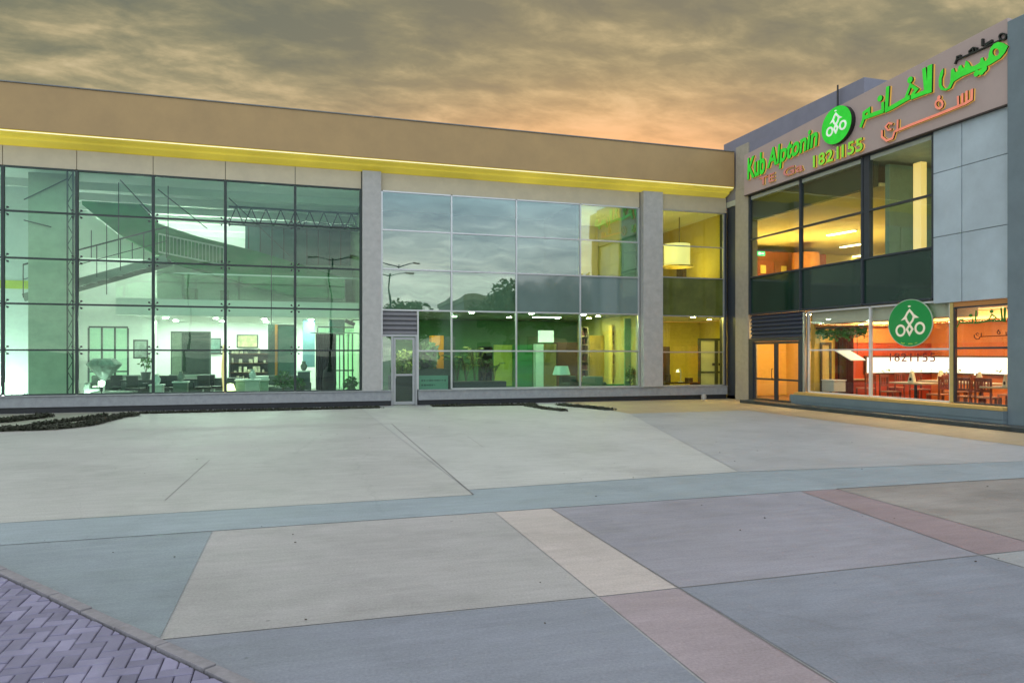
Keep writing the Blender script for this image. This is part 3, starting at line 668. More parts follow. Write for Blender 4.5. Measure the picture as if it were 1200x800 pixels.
m = MB(); m.box(4.97, 4.998, -11.2, -4.4, 2.70, 3.03); m.box(0.3, 4.96, -4.449, -4.422, 2.60, 3.03); m.build('cove_wash_band', mat('cream cove wash', (0.80,0.70,0.46), 0.6, var=0.04), RB)  # cream strip stands in for cove light washing the wall top
m = MB(); m.box(4.97, 4.998, -11.2, -4.4, 2.02, 2.65); m.build('wall_band', orange_band, RB)
m = MB(); m.box(0.3, 5.0, -11.19, -11.05, 0.12, 3.04); m.build('dining_wall', orange_band, RB)
m = MB(); m.box(0.25, 1.05, -4.42, -4.27, 0.12, 3.04); m.build('dining_wall', mat('golden yellow wall', (0.72,0.46,0.07), 0.55, var=0.08), RB)
m = MB(); m.box(1.051, 5.0, -4.42, -4.27, 0.12, 3.04); m.build('dining_wall', mat('red painted wall', (0.50,0.06,0.015), 0.55, var=0.12, scale=1.5), RB)
m = MB(); m.box(1.6, 4.97, -4.449, -4.421, 2.02, 2.55); m.build('wall_band', orange_band, RB)
m = MB(); m.box(0.15, 0.9, -9.55, -4.45, 2.60, 3.04); m.build('bulkhead', mat('cream bulkhead', (0.62,0.58,0.46), 0.6, var=0.05), RB)
wc_ = lamp('warm cove lamp', (1.0,0.80,0.30), 34)
m = MB(); m.box(4.80, 4.99, -11.0, -4.5, 2.66, 2.69); m.box(4.79, 4.81, -11.0, -4.5, 2.691, 2.74); m.box(0.3, 4.78, -4.60, -4.43, 2.56, 2.59); m.box(0.3, 4.78, -4.615, -4.595, 2.591, 2.63); m.build('cove_ledge', orange_band, RB)
m = MB(); m.box(4.84, 4.88, -10.95, -4.55, 2.692, 2.71); m.build('light_strip', wc_, RB)
m = MB(); m.box(0.35, 4.75, -4.55, -4.51, 2.592, 2.61); m.build('light_strip', wc_, RB)
m = MB(); m.box(2.2, 2.35, -4.2, -0.3, 0.12, 3.04); m.build('vestibule_wall', mat('amber vestibule wall', (0.74,0.45,0.12), 0.5, var=0.06), RB)
m = MB(); m.box(0.4, 2.2, -0.6, -0.4, 0.12, 3.04); m.build('vestibule_wall', mat('amber vestibule wall', (0.74,0.45,0.12), 0.5), RB)
m = MB(); m.box(11.0, 11.2, -11.2, 5.2, 0.12, 7.1); m.build('back_wall', yellow_paint, RB)
m = MB(); m.box(0.12, 6.4, -11.19, -11.0, 4.3, 7.0); m.build('upper_wall', green_paint, RB)
m = MB(); m.box(0.5, 11.0, -7.15, -7.0, 3.8, 7.0); m.build('upper_partition', mat('sage partition', (0.22,0.33,0.25), 0.6, var=0.08), RB)
xw = LP(968, 300, 3.2)[0]
m = MB(); m.box(0.31, xw, 3.2, 3.4, 3.81, 6.12); m.build('upper_partition', mat('red wood panelling', (0.30,0.07,0.03), 0.4, var=0.25, scale=4, streak=(3,3,0.6)), RB)
m = MB(); m.box(0.31, 11.0, 4.9, 5.0, 3.81, 6.39); m.build('upper_wall', yellow_paint, RB)
for a, b in ((883, 903), (907, 927)):
    xa, xb = LP(a, 300, 3.2)[0], LP(b, 300, 3.2)[0]
    m = MB(); m.box(xa, xb, 3.14, 3.197, 3.82, 5.72); d = m.build('inner_door', wood_r, RB, bevel=0.01)
    m = MB(); m.box((xa+xb)/2-.13, (xa+xb)/2+.13, 3.10, 3.138, 5.15, 5.5); m.build('door_window', yellow_paint, d)
xc_ = LP(944, 300, 2.2)[0]
m = MB(); m.cyl((xc_,2.2,3.81),(xc_,2.2,5.95), 0.55, 0.55, 24); m.build('round_column', wood_o, RB, smooth=True)
yp = RP(1078, 230, 0.9)[0]
m = MB(); m.box(0.8, 1.0, yp-.13, yp+.13, 4.3, 6.9); m.build('lit_column', lamp('amber column light', (1.0,0.62,0.10), 0.8), RB, bevel=0.01)
m = MB(); m.box(-0.02, -0.0, -1.395, -0.63, 0.4, 0.41); # shadow gap trim on the pillar
m.build('trim', dk_alu, RB)

# ================================================================ SIGN
SG = thing('shop_sign', 'long taupe sign board with raised green and salmon lettering above the restaurant windows', 'sign', (-0.1, -6.3, 7.3))
m = MB(); m.prism([(-11.17,7.29),(-1.36,7.29),(-1.36,8.72),(-11.17,9.22)], lambda p, q, w: (w, p, q), -0.18, -0.045); m.build('panel', sign_m, SG, bevel=0.006)
m = MB(); m.box(-0.19, -0.03, -11.17, -1.36, 7.262, 7.288); m.build('bottom_trim', mat('dark brown trim', (0.06,0.04,0.03), 0.5), SG)
L_side = mat('letter side black', (0.012,0.014,0.012), 0.4, var=0)  # black puts the shade of the unlit sides into their colour
L_backglow = mat('letter back orange glow', (0.60,0.40,0.08), 0.5, var=0, emit=(1.0,0.55,0.08), estr=0.35)  # orange glow cast on the panel, put into the letters' back sides
def letter_face(name, c, e): return mat(name, c, 0.35, var=0.25, scale=3, emit=c, estr=e*.7)
F_green = letter_face('green letter face', (0.03,0.52,0.03), 0.75); F_lime = letter_face('lime letter face', (0.22,0.58,0.04), 0.7)
F_salmon = letter_face('salmon letter face', (0.80,0.24,0.15), 0.6); F_rose = letter_face('rose letter face', (0.55,0.20,0.17), 0.35)
F_white = letter_face('white emblem face', (0.8,0.85,0.75), 0.5)
def flat_layers(mb, v2, f2, fn, w0, wm, w1):
    """front face at w1, dark sides wm..w1, back sides w0..wm"""
    k = len(mb.v); n = len(v2)
    for w in (w0, wm, w1): mb.v += [fn(a, b, w) for a, b in v2]
    ec = {}
    for f in f2:
        ar = sum(v2[f[i]][0]*v2[f[(i+1) % len(f)]][1]-v2[f[(i+1) % len(f)]][0]*v2[f[i]][1] for i in range(len(f)))
        f = tuple(f) if ar > 0 else tuple(reversed(f))
        mb.f.append(tuple(k+2*n+i for i in f)); mb.mi.append(0)
        mb.f.append(tuple(k+i for i in reversed(f))); mb.mi.append(2)
        for i in range(len(f)):
            a, b = f[i], f[(i+1) % len(f)]; ec[(a, b)] = 1
    for a, b in ec:
        if (b, a) in ec: continue
        mb.f.append((k+n+a, k+n+b, k+2*n+b, k+2*n+a)); mb.mi.append(1)
        mb.f.append((k+a, k+b, k+n+b, k+n+a)); mb.mi.append(2)
def ribbon(pts, width, closed=False):
    n = len(pts); L_, R_ = [], []; P = [Vector(p) for p in pts]
    for i in range(n):
        a = P[i-1] if (i > 0 or closed) else None; c = P[(i+1) % n] if (i < n-1 or closed) else None
        d1 = (P[i]-a).normalized() if a is not None else None; d2 = (c-P[i]).normalized() if c is not None else None
        d1 = d1 if d1 is not None else d2; d2 = d2 if d2 is not None else d1
        t = (d1+d2); t = t.normalized() if t.length > 1e-6 else d1
        nr = Vector((-t.y, t.x)); cs = max(0.5, nr.dot(Vector((-d1.y, d1.x))))
        L_.append(P[i]+nr*width/2/cs); R_.append(P[i]-nr*width/2/cs)
    v = [tuple(p) for p in L_+R_]; m_ = n if closed else n-1
    return v, [(i, n+i, n+(i+1) % n, (i+1) % n) for i in range(m_)]
def ring(c, rx, ry=None, n=20): ry = ry or rx; return [(c[0]+rx*math.cos(2*math.pi*i/n), c[1]+ry*math.sin(2*math.pi*i/n)) for i in range(n)]
def filled(outer, holes=()):
    loops = [[Vector((*p, 0)) for p in l] for l in [outer]+list(holes)]
    tri = geometry.tessellate_polygon(loops); v = [p for l in [outer]+list(holes) for p in l]
    return v, [tuple(t) for t in tri]
def word(name, shapes, parent, mats, fn, dep=0.10, split=0.05):
    mb = MB()
    for i, (v, f) in enumerate(shapes): flat_layers(mb, v, f, fn, 0.0, split-0.0004*i, dep+0.0012*i)
    return mb.build(name, mats, parent, fix=False)
def textshape(body, size, shear=0.0, spacing=1.0, offset=0.0):
    c = bpy.data.curves.new('text', 'FONT'); c.body = body; c.size = size; c.shear = shear; c.space_character = spacing; c.offset = offset
    o = bpy.data.objects.new('text', c); COL.objects.link(o)
    dg = bpy.context.evaluated_depsgraph_get(); me = bpy.data.meshes.new_from_object(o.evaluated_get(dg))
    bm = bmesh.new(); bm.from_mesh(me); bmesh.ops.remove_doubles(bm, verts=bm.verts, dist=1e-5)
    bm.verts.ensure_lookup_table(); v = [(p.co.x, p.co.y) for p in bm.verts]; f = [tuple(x.index for x in q.verts) for q in bm.faces]
    bm.free(); bpy.data.objects.remove(o); bpy.data.curves.remove(c); bpy.data.meshes.remove(me); return v, f
def fit(vf, u0, u1, v0, v1, dv=0.0):      # fit a text shape into u0..u1, v0..v1, rising by dv along its length
    v, f = vf; xs = [p[0] for p in v]; ys = [p[1] for p in v]; a, b = min(xs), max(xs); c, d = min(ys), max(ys)
    return [(u0+(x-a)/(b-a)*(u1-u0), v0+(y-c)/(d-c)*(v1-v0)+(x-a)/(b-a)*dv) for x, y in v], f
fnS = lambda u, v, w: (-0.182-w, -u, v)    # sign plane: u = -y
def S1(x, y): q = RP(1000+x/8, 50+y/8, -0.25); return (-q[0], q[1])
def S2(x, y): q = RP(1090+x/8, 30+y/8, -0.25); return (-q[0], q[1])
def strokes(defs):
    out = []
    for pts, w, *cl in defs: out.append(ribbon(pts, w, bool(cl)))
    return out
def dot(c, r, n=10): return filled(ring(c, r, r, n))
# green word on the left
word('lettering', [fit(textshape('Kub', 1.0, 0.05, 1.0, 0.03), 1.66, 2.64, 7.76, 8.52, 0.02)], SG, [F_green, L_side, L_backglow], fnS, 0.085, 0.045)
word('lettering', [fit(textshape('Alptonin', 1.0, 0.16, 1.0, 0.028), 2.74, 5.18, 7.70, 8.52, 0.12)], SG, [F_green, L_side, L_backglow], fnS, 0.085, 0.045)
word('lettering', [fit(textshape('1821', 1.0, 0.0, 1.1, 0.022), 4.98, 6.06, 7.37, 7.74)], SG, [F_lime, L_side, L_backglow], fnS, 0.09, 0.05)
word('lettering', [fit(textshape('155', 1.0, 0.0, 1.05, 0.022), 6.18, 6.98, 7.37, 7.74)], SG, [F_lime, L_side, L_backglow], fnS, 0.09, 0.05)
word('lettering', [fit(textshape('TE', 1.0, 0, 1.0, 0.015), 2.28, 3.12, 7.42, 7.70)], SG, [F_rose, L_side, L_backglow], fnS, 0.06, 0.03)
word('lettering', [fit(textshape('Ga', 1.0, 0, 1.0, 0.015), 3.55, 4.5, 7.42, 7.70)], SG, [F_rose, L_side, L_backglow], fnS, 0.06, 0.03)
def gh_word(w=0.095):
    d = [([S1(70,795),S1(98,720),S1(102,660),S1(150,625),S1(150,690)], w), ([S1(105,705),S1(288,640)], w*1.2), ([S1(280,650),S1(280,560)], w),
         ([S1(300,640),S1(360,612),S1(500,530),S1(535,512)], w*1.25), ([S1(315,632),S1(328,412)], w*1.15),
         ([S1(500,512),S1(541,400),S1(600,440),S1(548,505)], w*.85), ([S1(545,518),S1(688,462),S1(668,240)], w*1.15), ([S1(718,475),S1(724,212)], w*1.5)]
    return strokes(d)+[dot(S1(538,352), 0.085), dot(S1(255,525), 0.085)]
GH = gh_word()
word('lettering', GH, SG, [F_green, L_side, L_backglow], fnS, 0.085, 0.045)
mais = [(735,195),(690,165),(640,156),(600,175),(570,215),(553,270),(550,308),(524,335),(508,330),(500,300),(478,308),(470,350),(420,380),(385,384),(362,345),(340,330),(325,395),(312,402),(296,370),(272,385),(262,430),(238,440),(226,400),(200,420),(195,500),(190,545),(165,590),(135,590),(112,560),(112,500),(128,450),(128,402),(100,440),(84,510),(86,570),(105,606),(150,612),(195,590),(225,528),(300,480),(430,425),(560,372),(660,310),(705,255)]
word('lettering', [filled([S2(*p) for p in mais], [[S2(620+32*math.cos(t*.5236), 252+36*math.sin(t*.5236)) for t in range(12)]]), dot(S2(440,450), 0.075), dot(S2(487,435), 0.075), dot(S2(512,408), 0.075)],
     SG, [F_green, L_side, L_backglow], fnS, 0.085, 0.045)
tk = [([S2(672+32*math.cos(t*.5236), 104+30*math.sin(t*.5236)) for t in range(12)], 0.028, 1), ([S2(650,135),S2(560,180),S2(420,245),S2(262,312),S2(240,322),S2(224,362)], 0.03),
      ([S2(244,318),S2(246,292),S2(276,282),S2(276,308)], 0.035), ([S2(362,262),S2(360,240),S2(392,210),S2(400,240),S2(370,262)], 0.03), ([S2(400,205),S2(428,212),S2(425,240)], 0.03),
      ([S2(484,125),S2(484,192)], 0.04), ([S2(500,182),S2(570,140),S2(572,152),S2(520,186)], 0.03)]
F_blk = mat('black letter face', (0.02,0.025,0.02), 0.4, var=0)
word('lettering', strokes(tk), SG, [F_blk, L_side, L_side], fnS, 0.06, 0.03)
def safari_word():
    w = 0.06
    q = lambda x, y: (lambda r: (-r[0], r[1]))(RP(1000+x/4.445, 20+y/4.445, -0.25))
    d = [([q(618,375),q(616,430),q(585,450),q(440,508),q(300,562),q(215,597)], w*1.1), ([q(590,385),q(590,440)], w), ([q(568,398),q(568,450)], w), ([q(545,412),q(547,462)], w*.9),
         ([q(447+19*math.cos(t*.6283), 455+22*math.sin(t*.6283)) for t in range(10)], w*.9, 1), ([q(232,535),q(230,598)], w),
         ([q(205,558),q(185,552),q(168,572),q(182,590),q(200,585)], w*.8), ([q(150,590),q(150,625),q(175,645),q(205,632),q(216,597)], w)]
    return strokes(d)+[dot(q(447,420), 0.05)]
SAF = safari_word()
word('lettering', SAF, SG, [F_salmon, L_side, L_backglow], fnS, 0.07, 0.035)
# emblem disc
def emblem(c, r):
    k = r/262.0
    T = lambda x, y: (c[0]+(x-375)*k, c[1]-(y-388)*k)
    w = 24*k
    arch = [T(375,405),T(338,362),T(322,318),T(345,280),T(375,250),T(405,280),T(432,318),T(414,362)]
    low = [T(375,405),T(340,455),T(375,510),T(412,455)]
    return [ribbon(ring(T(255,465), 55*k), w, True), ribbon(ring(T(506,447), 55*k), w, True), ribbon(arch, w, True), ribbon(low, w, True),
            filled([T(326,345),T(262,357),T(318,308)]), filled([T(430,338),T(496,335),T(424,290)]), filled(ring(T(373,208), 18*k, 10*k, 8))]
F_disc = letter_face('bright green disc face', (0.02,0.50,0.03), 0.8)
disc = word('emblem_disc', [filled(ring((6.03, 8.36), 0.60, 0.54, 48))], SG, [F_disc, L_side, L_side], fnS, 0.15, 0.07)
word('emblem', emblem((6.03, 8.40), 0.55), disc, [F_white, F_white, F_white], lambda u, v, w: (-0.3335-w, -u, v), 0.02, 0.01)
m = MB(); m.cyl((-0.115,-5.85,8.95),(-0.115,-5.85,9.62), 0.03, 0.025, 10); m.cyl((-0.115,-5.85,8.9),(-0.115,-5.85,8.99), 0.05, 0.05, 10); m.build('mast', black_m, SG, smooth=True)
# decals on the shop window (stuck on the inside of the glass they move with the building)
fnW = lambda u, v, w: (0.0-w, -u, v)
wd = thing('window_emblem', 'round dark green disc with cream three loop emblem on the middle shop window', 'sign', (-0.02, -8.38, 2.47))
k_ = 0.62
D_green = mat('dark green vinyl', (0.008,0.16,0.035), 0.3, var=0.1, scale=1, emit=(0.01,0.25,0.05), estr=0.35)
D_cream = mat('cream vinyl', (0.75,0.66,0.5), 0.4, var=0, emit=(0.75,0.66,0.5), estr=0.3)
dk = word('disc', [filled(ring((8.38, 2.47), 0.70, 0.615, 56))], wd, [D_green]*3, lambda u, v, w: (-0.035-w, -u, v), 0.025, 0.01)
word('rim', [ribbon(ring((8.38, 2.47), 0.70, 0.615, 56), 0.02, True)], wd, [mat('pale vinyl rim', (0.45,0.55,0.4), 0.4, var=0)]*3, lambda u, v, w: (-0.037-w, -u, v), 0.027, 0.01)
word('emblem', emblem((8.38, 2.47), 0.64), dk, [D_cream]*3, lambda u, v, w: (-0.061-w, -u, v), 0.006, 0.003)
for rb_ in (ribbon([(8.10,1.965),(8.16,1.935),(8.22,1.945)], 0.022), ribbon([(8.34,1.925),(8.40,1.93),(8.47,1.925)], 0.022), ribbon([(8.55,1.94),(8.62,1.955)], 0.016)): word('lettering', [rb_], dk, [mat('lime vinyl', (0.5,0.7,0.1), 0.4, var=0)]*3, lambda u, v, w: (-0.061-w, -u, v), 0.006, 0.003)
def remap(shapes, box, u0, u1, v0, v1):
    b0, b1, c0, c1 = box
    out = []
    for v, f in shapes: out.append(([(u0+(x-b0)/(b1-b0)*(u1-u0), v0+(y-c0)/(c1-c0)*(v1-v0)) for x, y in v], f))
    return out
def bounds(sh):
    xs = [p[0] for v, f in sh for p in v]; ys = [p[1] for v, f in sh for p in v]; return min(xs), max(xs), min(ys), max(ys)
V_green = mat('green vinyl lettering', (0.03,0.20,0.03), 0.4, var=0); V_brown = mat('brown vinyl lettering', (0.13,0.03,0.012), 0.4, var=0)
fnD = lambda u, v, w: (-0.012-w, -u, v)
wl_ = thing('window_lettering', 'green and brown arabic lettering stuck on the last orange shop window by the pier', 'lettering', (-0.02, -10.4, 2.4))
GHt = gh_word(0.06)
word('lettering', remap(GHt, bounds(GHt), 9.72, 11.0, 2.30, 2.72), wl_, [V_green]*3, fnD, 0.006, 0.003)
word('lettering', remap(SAF, bounds(SAF), 10.2, 11.14, 2.0, 2.22), wl_, [V_brown]*3, fnD, 0.006, 0.003)
wn = thing('window_numerals', 'dark red phone number lettering across the middle shop window', 'lettering', (-0.02, -8.4, 1.5))
word('lettering', [fit(textshape('1821155', 1, 0, 1.1), 7.68, 9.12, 1.46, 1.68)], wn, [mat('dark red vinyl', (0.22,0.025,0.02), 0.4, var=0)]*3, fnD, 0.006, 0.003)

# ================================================================ FIXED LAMPS AND ADDED FILL LIGHTS
def lamp_panel(label, loc, size, em, group=None, name='ceiling_light'):
    t = thing(name, label, 'ceiling light', loc, group); a, b = size[0]/2, size[1]/2; x, y, z = loc
    m = MB(); m.box(x-a-.03, x+a+.03, y-b-.03, y+b+.03, z-0.03, z); m.build('frame', white_alu, t)
    m = MB(); m.box(x-a, x+a, y-b, y+b, z-0.042, z-0.031); m.build('diffuser', em, t); return t
def lamps(spots, size, em, label, group):
    for i, p in enumerate(spots): lamp_panel(label, p, size, em, group)
def downlights(spots, em, label, group, r=0.085):
    for x, y, z in spots:
        t = thing('downlight', label, 'downlight', (x, y, z), group)
        m = MB(); m.lathe([(r+.03,-.02),(r+.03,0)], (x,y,z), 16); m.build('rim', white_alu, t)
        m = MB(); m.lathe([(r,-.028),(r,-.021)], (x,y,z), 16); m.build('diffuser', em, t)
def fill_lights(spots, size, em, label, group):  # unseen lights added to brighten the rooms
    for x, y, z in spots:
        t = thing('fill light', label, 'fill light', (x, y, z), group); a, b = size[0]/2, size[1]/2
        m = MB(); m.box(x-a-.02, x+a+.02, y-b-.02, y+b+.02, z, z+.10); m.build('housing', dk_alu, t)
        m = MB(); m.box(x-a, x+a, y-b, y+b, z+.101, z+.11); m.build('diffuser', em, t)
L_down = lamp('downlight glow', (0.95,1.0,0.92), 1150); L_up = lamp('uplight glow', (0.95,1.0,0.95), 60)
downlights([(x, y, 3.078) for x in (-20.2,-18.4,-16.6,-14.8) for y in (4.4,7.0,9.6)], L_down, 'small round downlight in the white mezzanine ceiling of the left hall', 'mezzanine downlights')
fill_lights([(x, 7.6, 3.425) for x in (-20.4,-19.5,-18.6,-17.7)], (1.4,0.5), L_up, 'long uplight added unseen on the mezzanine behind its balcony wall', 'mezzanine uplights')
fill_lights([(x, 4.6, 0.065) for x in (-25.5,-23.6,-22.0)], (1.2,0.4), L_up, 'long uplight added unseen behind the white screen wall at the far left', 'far left uplights')
fill_lights([(-25.4, 1.6, 0.065), (-24.2, 2.2, 0.065)], (0.8,0.3), L_up, 'floor uplight added unseen in front of the white wall at the far left', 'added far left wall washers')
downlights([(x, y, 3.115) for x in (-11.6,-9.6,-7.4,-5.4) for y in (0.9,3.6)], lamp('green hall downlight', (0.88,1.0,0.70), 480), 'small round downlight in the centre bay ground floor ceiling', 'centre bay downlights')
lamps([(-6.1,2.9,3.115)], (1.1,0.25), L_white, 'slim lit ceiling panel above the table lamp in the centre bay', 'centre bay ceiling panel')
downlights([(-4.5,1.6,3.115),(-4.2,3.2,3.115)], lamp('warm downlight', (1.0,0.72,0.22), 440), 'warm round downlight near the yellow bookcase', 'warm centre bay downlights')
fill_lights([(-4.9,1.6,4.305),(-4.9,3.2,4.305)], (1.0,0.3), lamp('strong yellow uplight', (1.0,0.76,0.2), 40), 'warm uplight added unseen on the upper floor of the centre bay', 'centre bay uplights')
downlights([(-2.3,1.0,3.095),(-0.8,1.0,3.095),(-1.6,3.4,3.095),(0.8,2.4,3.095)], lamp('warm downlight', (1.0,0.72,0.22), 440), 'warm round downlight in the narrow yellow bay', 'yellow bay downlights')
fill_lights([(-2.2,1.0,4.405),(-0.9,1.6,4.405)], (0.8,0.3), lamp('yellow bay uplight glow', (1.0,0.78,0.22), 30), 'warm uplight added unseen on the upper floor of the narrow yellow bay', 'yellow bay uplights')
lamps([(2.2,y,3.045) for y in (-5.5,-7.6,-9.8)], (1.2,0.35), lamp('dining lamp', (1.0,0.74,0.40), 60), 'warm ceiling light over the orange dining room', 'dining room ceiling lights')
lamps([(1.2,-2.6,3.045)], (0.8,0.5), lamp('vestibule lamp', (1.0,0.70,0.28), 110), 'amber ceiling light behind the double glass door', 'vestibule light')
fill_lights([(1.6,-5.8,3.805),(1.6,-3.0,3.805),(5.5,0.5,3.805),(3.0,1.6,3.805),(8.5,-3.5,3.805)], (0.4,1.2), lamp('restaurant uplight', (1.0,0.74,0.25), 85), 'warm uplight added unseen on the upper floor of the restaurant', 'restaurant uplights')
fill_lights([(1.6,-9.8,4.305)], (0.4,1.0), lamp('pale green uplight', (0.85,1.0,0.8), 10), 'pale uplight added unseen in the green upstairs room behind the right panes', 'green room uplight')
# upper restaurant lamps: three slim fluorescent fittings
for lab, pts in (('long fluorescent tube light nearest the street on the yellow upper ceiling', ((971,276),(1001,268))),
                 ('middle one of three fluorescent tube lights on the yellow upper ceiling', ((987,290),(1013,283))),
                 ('farthest and shortest looking fluorescent tube light on the yellow upper ceiling', ((999,301),(1013,297)))):
    z = 6.395; (xa, ya), (xb, yb) = GP(*pts[0], z), GP(*pts[1], z); c = ((xa+xb)/2, (ya+yb)/2)
    t = thing('tube_light', lab, 'tube light', (c[0], c[1], z), 'fluorescent lights upstairs in the restaurant')
    m = MB(); m.rbox((c[0], c[1], z-.01), (0.2, 1.3, 0.04), 0.15); m.build('housing', white_alu, t)
    m = MB(); m.rbox((c[0], c[1], z-.045), (0.14, 1.24, 0.03), 0.15); m.build('tube', lamp('tube glow', (1.0,0.9,0.55), 12), t)
def exit_sign(label, F, u, z, w, facing_base):
    t = thing('exit_sign', label, 'exit sign', F.p(u, w, z))
    m = MB(); F.box(m, u-.2, u+.2, w-.06, w, z-.09, z+.09); m.build('case', mat('exit green', (0.02,0.4,0.15), 0.4, var=0, emit=(0.05,0.9,0.4), estr=1.2), t)
    m = MB(); F.box(m, u-.13, u-.03, w+.001, w+.006, z-.05, z+.05); F.box(m, u+.0, u+.14, w+.001, w+.006, z-.02, z+.02); m.build('arrow', lamp('exit white', (0.9,1,0.9), 1.5), t)
xq, zq = LP(892, 297, 3.1); exit_sign('small glowing green exit sign near the red wood doors on the upper floor', FL, xq, zq, -3.1, 0)
xq, zq = LP(829, 404, 4.0); exit_sign('small glowing green exit sign inside the yellow ground floor bay', FL, xq, zq, -4.0, 0)

# ================================================================ LEFT HALL CONTENTS
FZ = 0.06
def at(px, y, base=FZ): return (LP(px, 411, y)[0], y, base)
# diamond sculpture with its lamp
x, y, _ = at(122, 1.6)
t = thing('crystal_sculpture', 'large clear diamond shaped sculpture on a thin stand near the left hall glass', 'sculpture', (x, y, FZ))
m = MB(); m.lathe([(0.42,0.0),(0.42,0.16),(0.10,0.2),(0.05,0.24)], (x,y,FZ), 24); m.build('base', mat('white plinth', (0.7,0.72,0.7), 0.4, var=0.05), t, smooth=True)
m = MB(); m.cyl((x,y,FZ+.24),(x,y,FZ+.78), 0.03, 0.03, 10); m.build('stand', silver, t)
m = MB(); m.lathe([(0.01,0.72),(0.50,1.26),(0.50,1.30),(0.30,1.46),(0.0,1.46)], (x,y,FZ), 8); m.build('crystal', mat('frosted crystal', (0.36,0.44,0.40), 0.06, var=0.45, scale=5, spec=1.0), t)
x2, y2, _ = at(119, 1.3)
t = thing('spotlight', 'bright small white spotlight at the foot of the diamond sculpture', 'spotlight', (x2, y2, FZ))
m = MB(); m.cyl((x2,y2,FZ),(x2,y2,FZ+.62), 0.02, 0.02, 8); m.build('stand', black_m, t)
m = MB(); m.lathe([(0.02,0.60),(0.09,0.66),(0.09,0.76),(0.0,0.80)], (x2,y2,FZ), 16); m.build('bulb', lamp('spot glow', (0.95,1.0,0.95), 9), t, smooth=True)
x2, y2, _ = at(14, 1.4)
t = thing('floodlight', 'round white floodlight glaring low at the far left edge of the glass hall', 'floodlight', (x2, y2, FZ))
m = MB(); m.cyl((x2,y2,FZ),(x2,y2,FZ+.3), 0.04, 0.03, 10); m.lathe([(0.25,0.0),(0.25,0.03),(0.03,0.05)], (x2,y2,FZ), 20); m.build('stand', black_m, t)
m = MB(); m.lathe([(0.05,0.28),(0.25,0.38),(0.30,0.55),(0.25,0.72),(0.0,0.80)], (x2,y2,FZ), 24); m.build('globe', lamp('flood glow', (0.93,1.0,0.97), 16), t, smooth=True)
m = MB(); xa, xb = at(105, 1.9)[0], at(152, 1.9)[0]
dais = thing('display_platform', 'low dark green display platform behind the diamond sculpture', 'platform', ((xa+xb)/2, 2.3, FZ))
m.box(xa, xb, 2.1, 3.2, FZ, FZ+.36); m.build('base', dgreen_paint, dais, bevel=0.01)
m = MB(); m.box(xa-.02, xb+.02, 2.08, 3.22, FZ+.361, FZ+.40); m.build('top', mat('pale stone top', (0.55,0.58,0.55), 0.3), dais, bevel=0.006)
# desks and chairs
def desk_proto(label):
    t = proto('desk', label, 'desk', 'dark desks in the left glass hall')
    m = MB(); m.box(-.75,.75,-.38,.38,.70,.74); m.build('top', mat('dark desk top', (0.045,0.05,0.045), 0.35, var=0.15), t, bevel=0.004)
    for s in (-1, 1):
        m = MB(); m.box(s*.70-.02,s*.70+.02,-.34,.34,0,.70); m.build('side_panel', dark_int, t)
    m = MB(); m.box(-.68,.68,-.345,-.325,.2,.70); m.build('front_panel', dark_int, t)
    return t
d0 = place(desk_proto('dark desk with a potted twig plant on it behind the diamond sculpture'), at(172, 3.4), 0.05)
for px, y, r, lab in ((146,4.4,0.1,'dark desk half hidden behind the diamond sculpture'), (222,3.8,-.05,'dark desk below the big dark wall screen'), (258,4.6,0.1,'dark desk beside the orange floor lamp')):
    dup(d0, at(px, y), r, lab)
def chair_proto(label):
    t = proto('office_chair', label, 'chair', 'black office chairs in the left glass hall')
    m = MB(); m.box(-.25,.25,-.25,.25,.43,.51); m.build('seat', black_m, t, bevel=0.025)
    m = MB(); m.box(-.19,.19,.22,.27,.54,.90); m.build('backrest', mat('charcoal mesh', (0.035,0.04,0.038), 0.7), t, bevel=0.025)
    m = MB(); m.cyl((0,0,.08),(0,0,.43), .03); m.build('column', silver, t)
    m = MB()
    for k in range(5):
        a = k*1.2566; m.cyl((0,0,.09),(.28*math.cos(a),.28*math.sin(a),.04), .02, .014, 6)
    m.build('base', black_m, t)
    for s in (-1, 1):
        m = MB(); m.tube([(s*.27,-.1,.46),(s*.29,-.1,.66),(s*.29,.18,.66)], .016); m.build('armrest', black_m, t)
    return t
c0 = place(chair_proto('black office chair left of the potted twig plant'), at(160, 2.4), 2.8)
for px, y, r, lab in ((186,2.6,3.4,'black office chair right of the potted twig plant'), (205,2.5,2.9,'black office chair under the left edge of the wall screen'), (238,2.7,3.3,'black office chair under the right edge of the wall screen'), (251,3.2,2.6,'black office chair close to the orange floor lamp'), (140,3.6,3.0,'black office chair behind the display platform')):
    dup(c0, at(px, y), r, lab)
def potted(name, label, loc, h, r, pot_m, lm, n, group=None, lsize=0.12):
    t = thing(name, label, 'potted plant', loc, group); x, y, z = loc
    m = MB(); m.lathe([(r*.75,0),(r,h*.32),(r*1.05,h*.34),(r*.9,h*.34),(r*.88,h*.30)], loc, 20); m.build('pot', pot_m, t, smooth=True)
    m = MB()
    for k in range(5):
        a = k*1.3; m.tube([(x,y,z+h*.3),(x+.06*math.cos(a),y+.06*math.sin(a),z+h*.6),(x+r*1.1*math.cos(a),y+r*1.1*math.sin(a),z+h*.95)], .008, 5)
    m.build('stem', bark_m, t)
    m = MB(); m.leaves((x,y,z+h*.75), (r*1.5,r*1.5,h*.3), n, lsize); m.build('foliage', lm, t, fix=False)
    return t
p_ = at(171, 3.3, FZ+.74); potted('potted_plant', 'small twig plant in a grey pot on the desk', p_, 0.75, 0.16, mat('grey pot', (0.17,0.18,0.17), 0.6), leaf_m, 40)
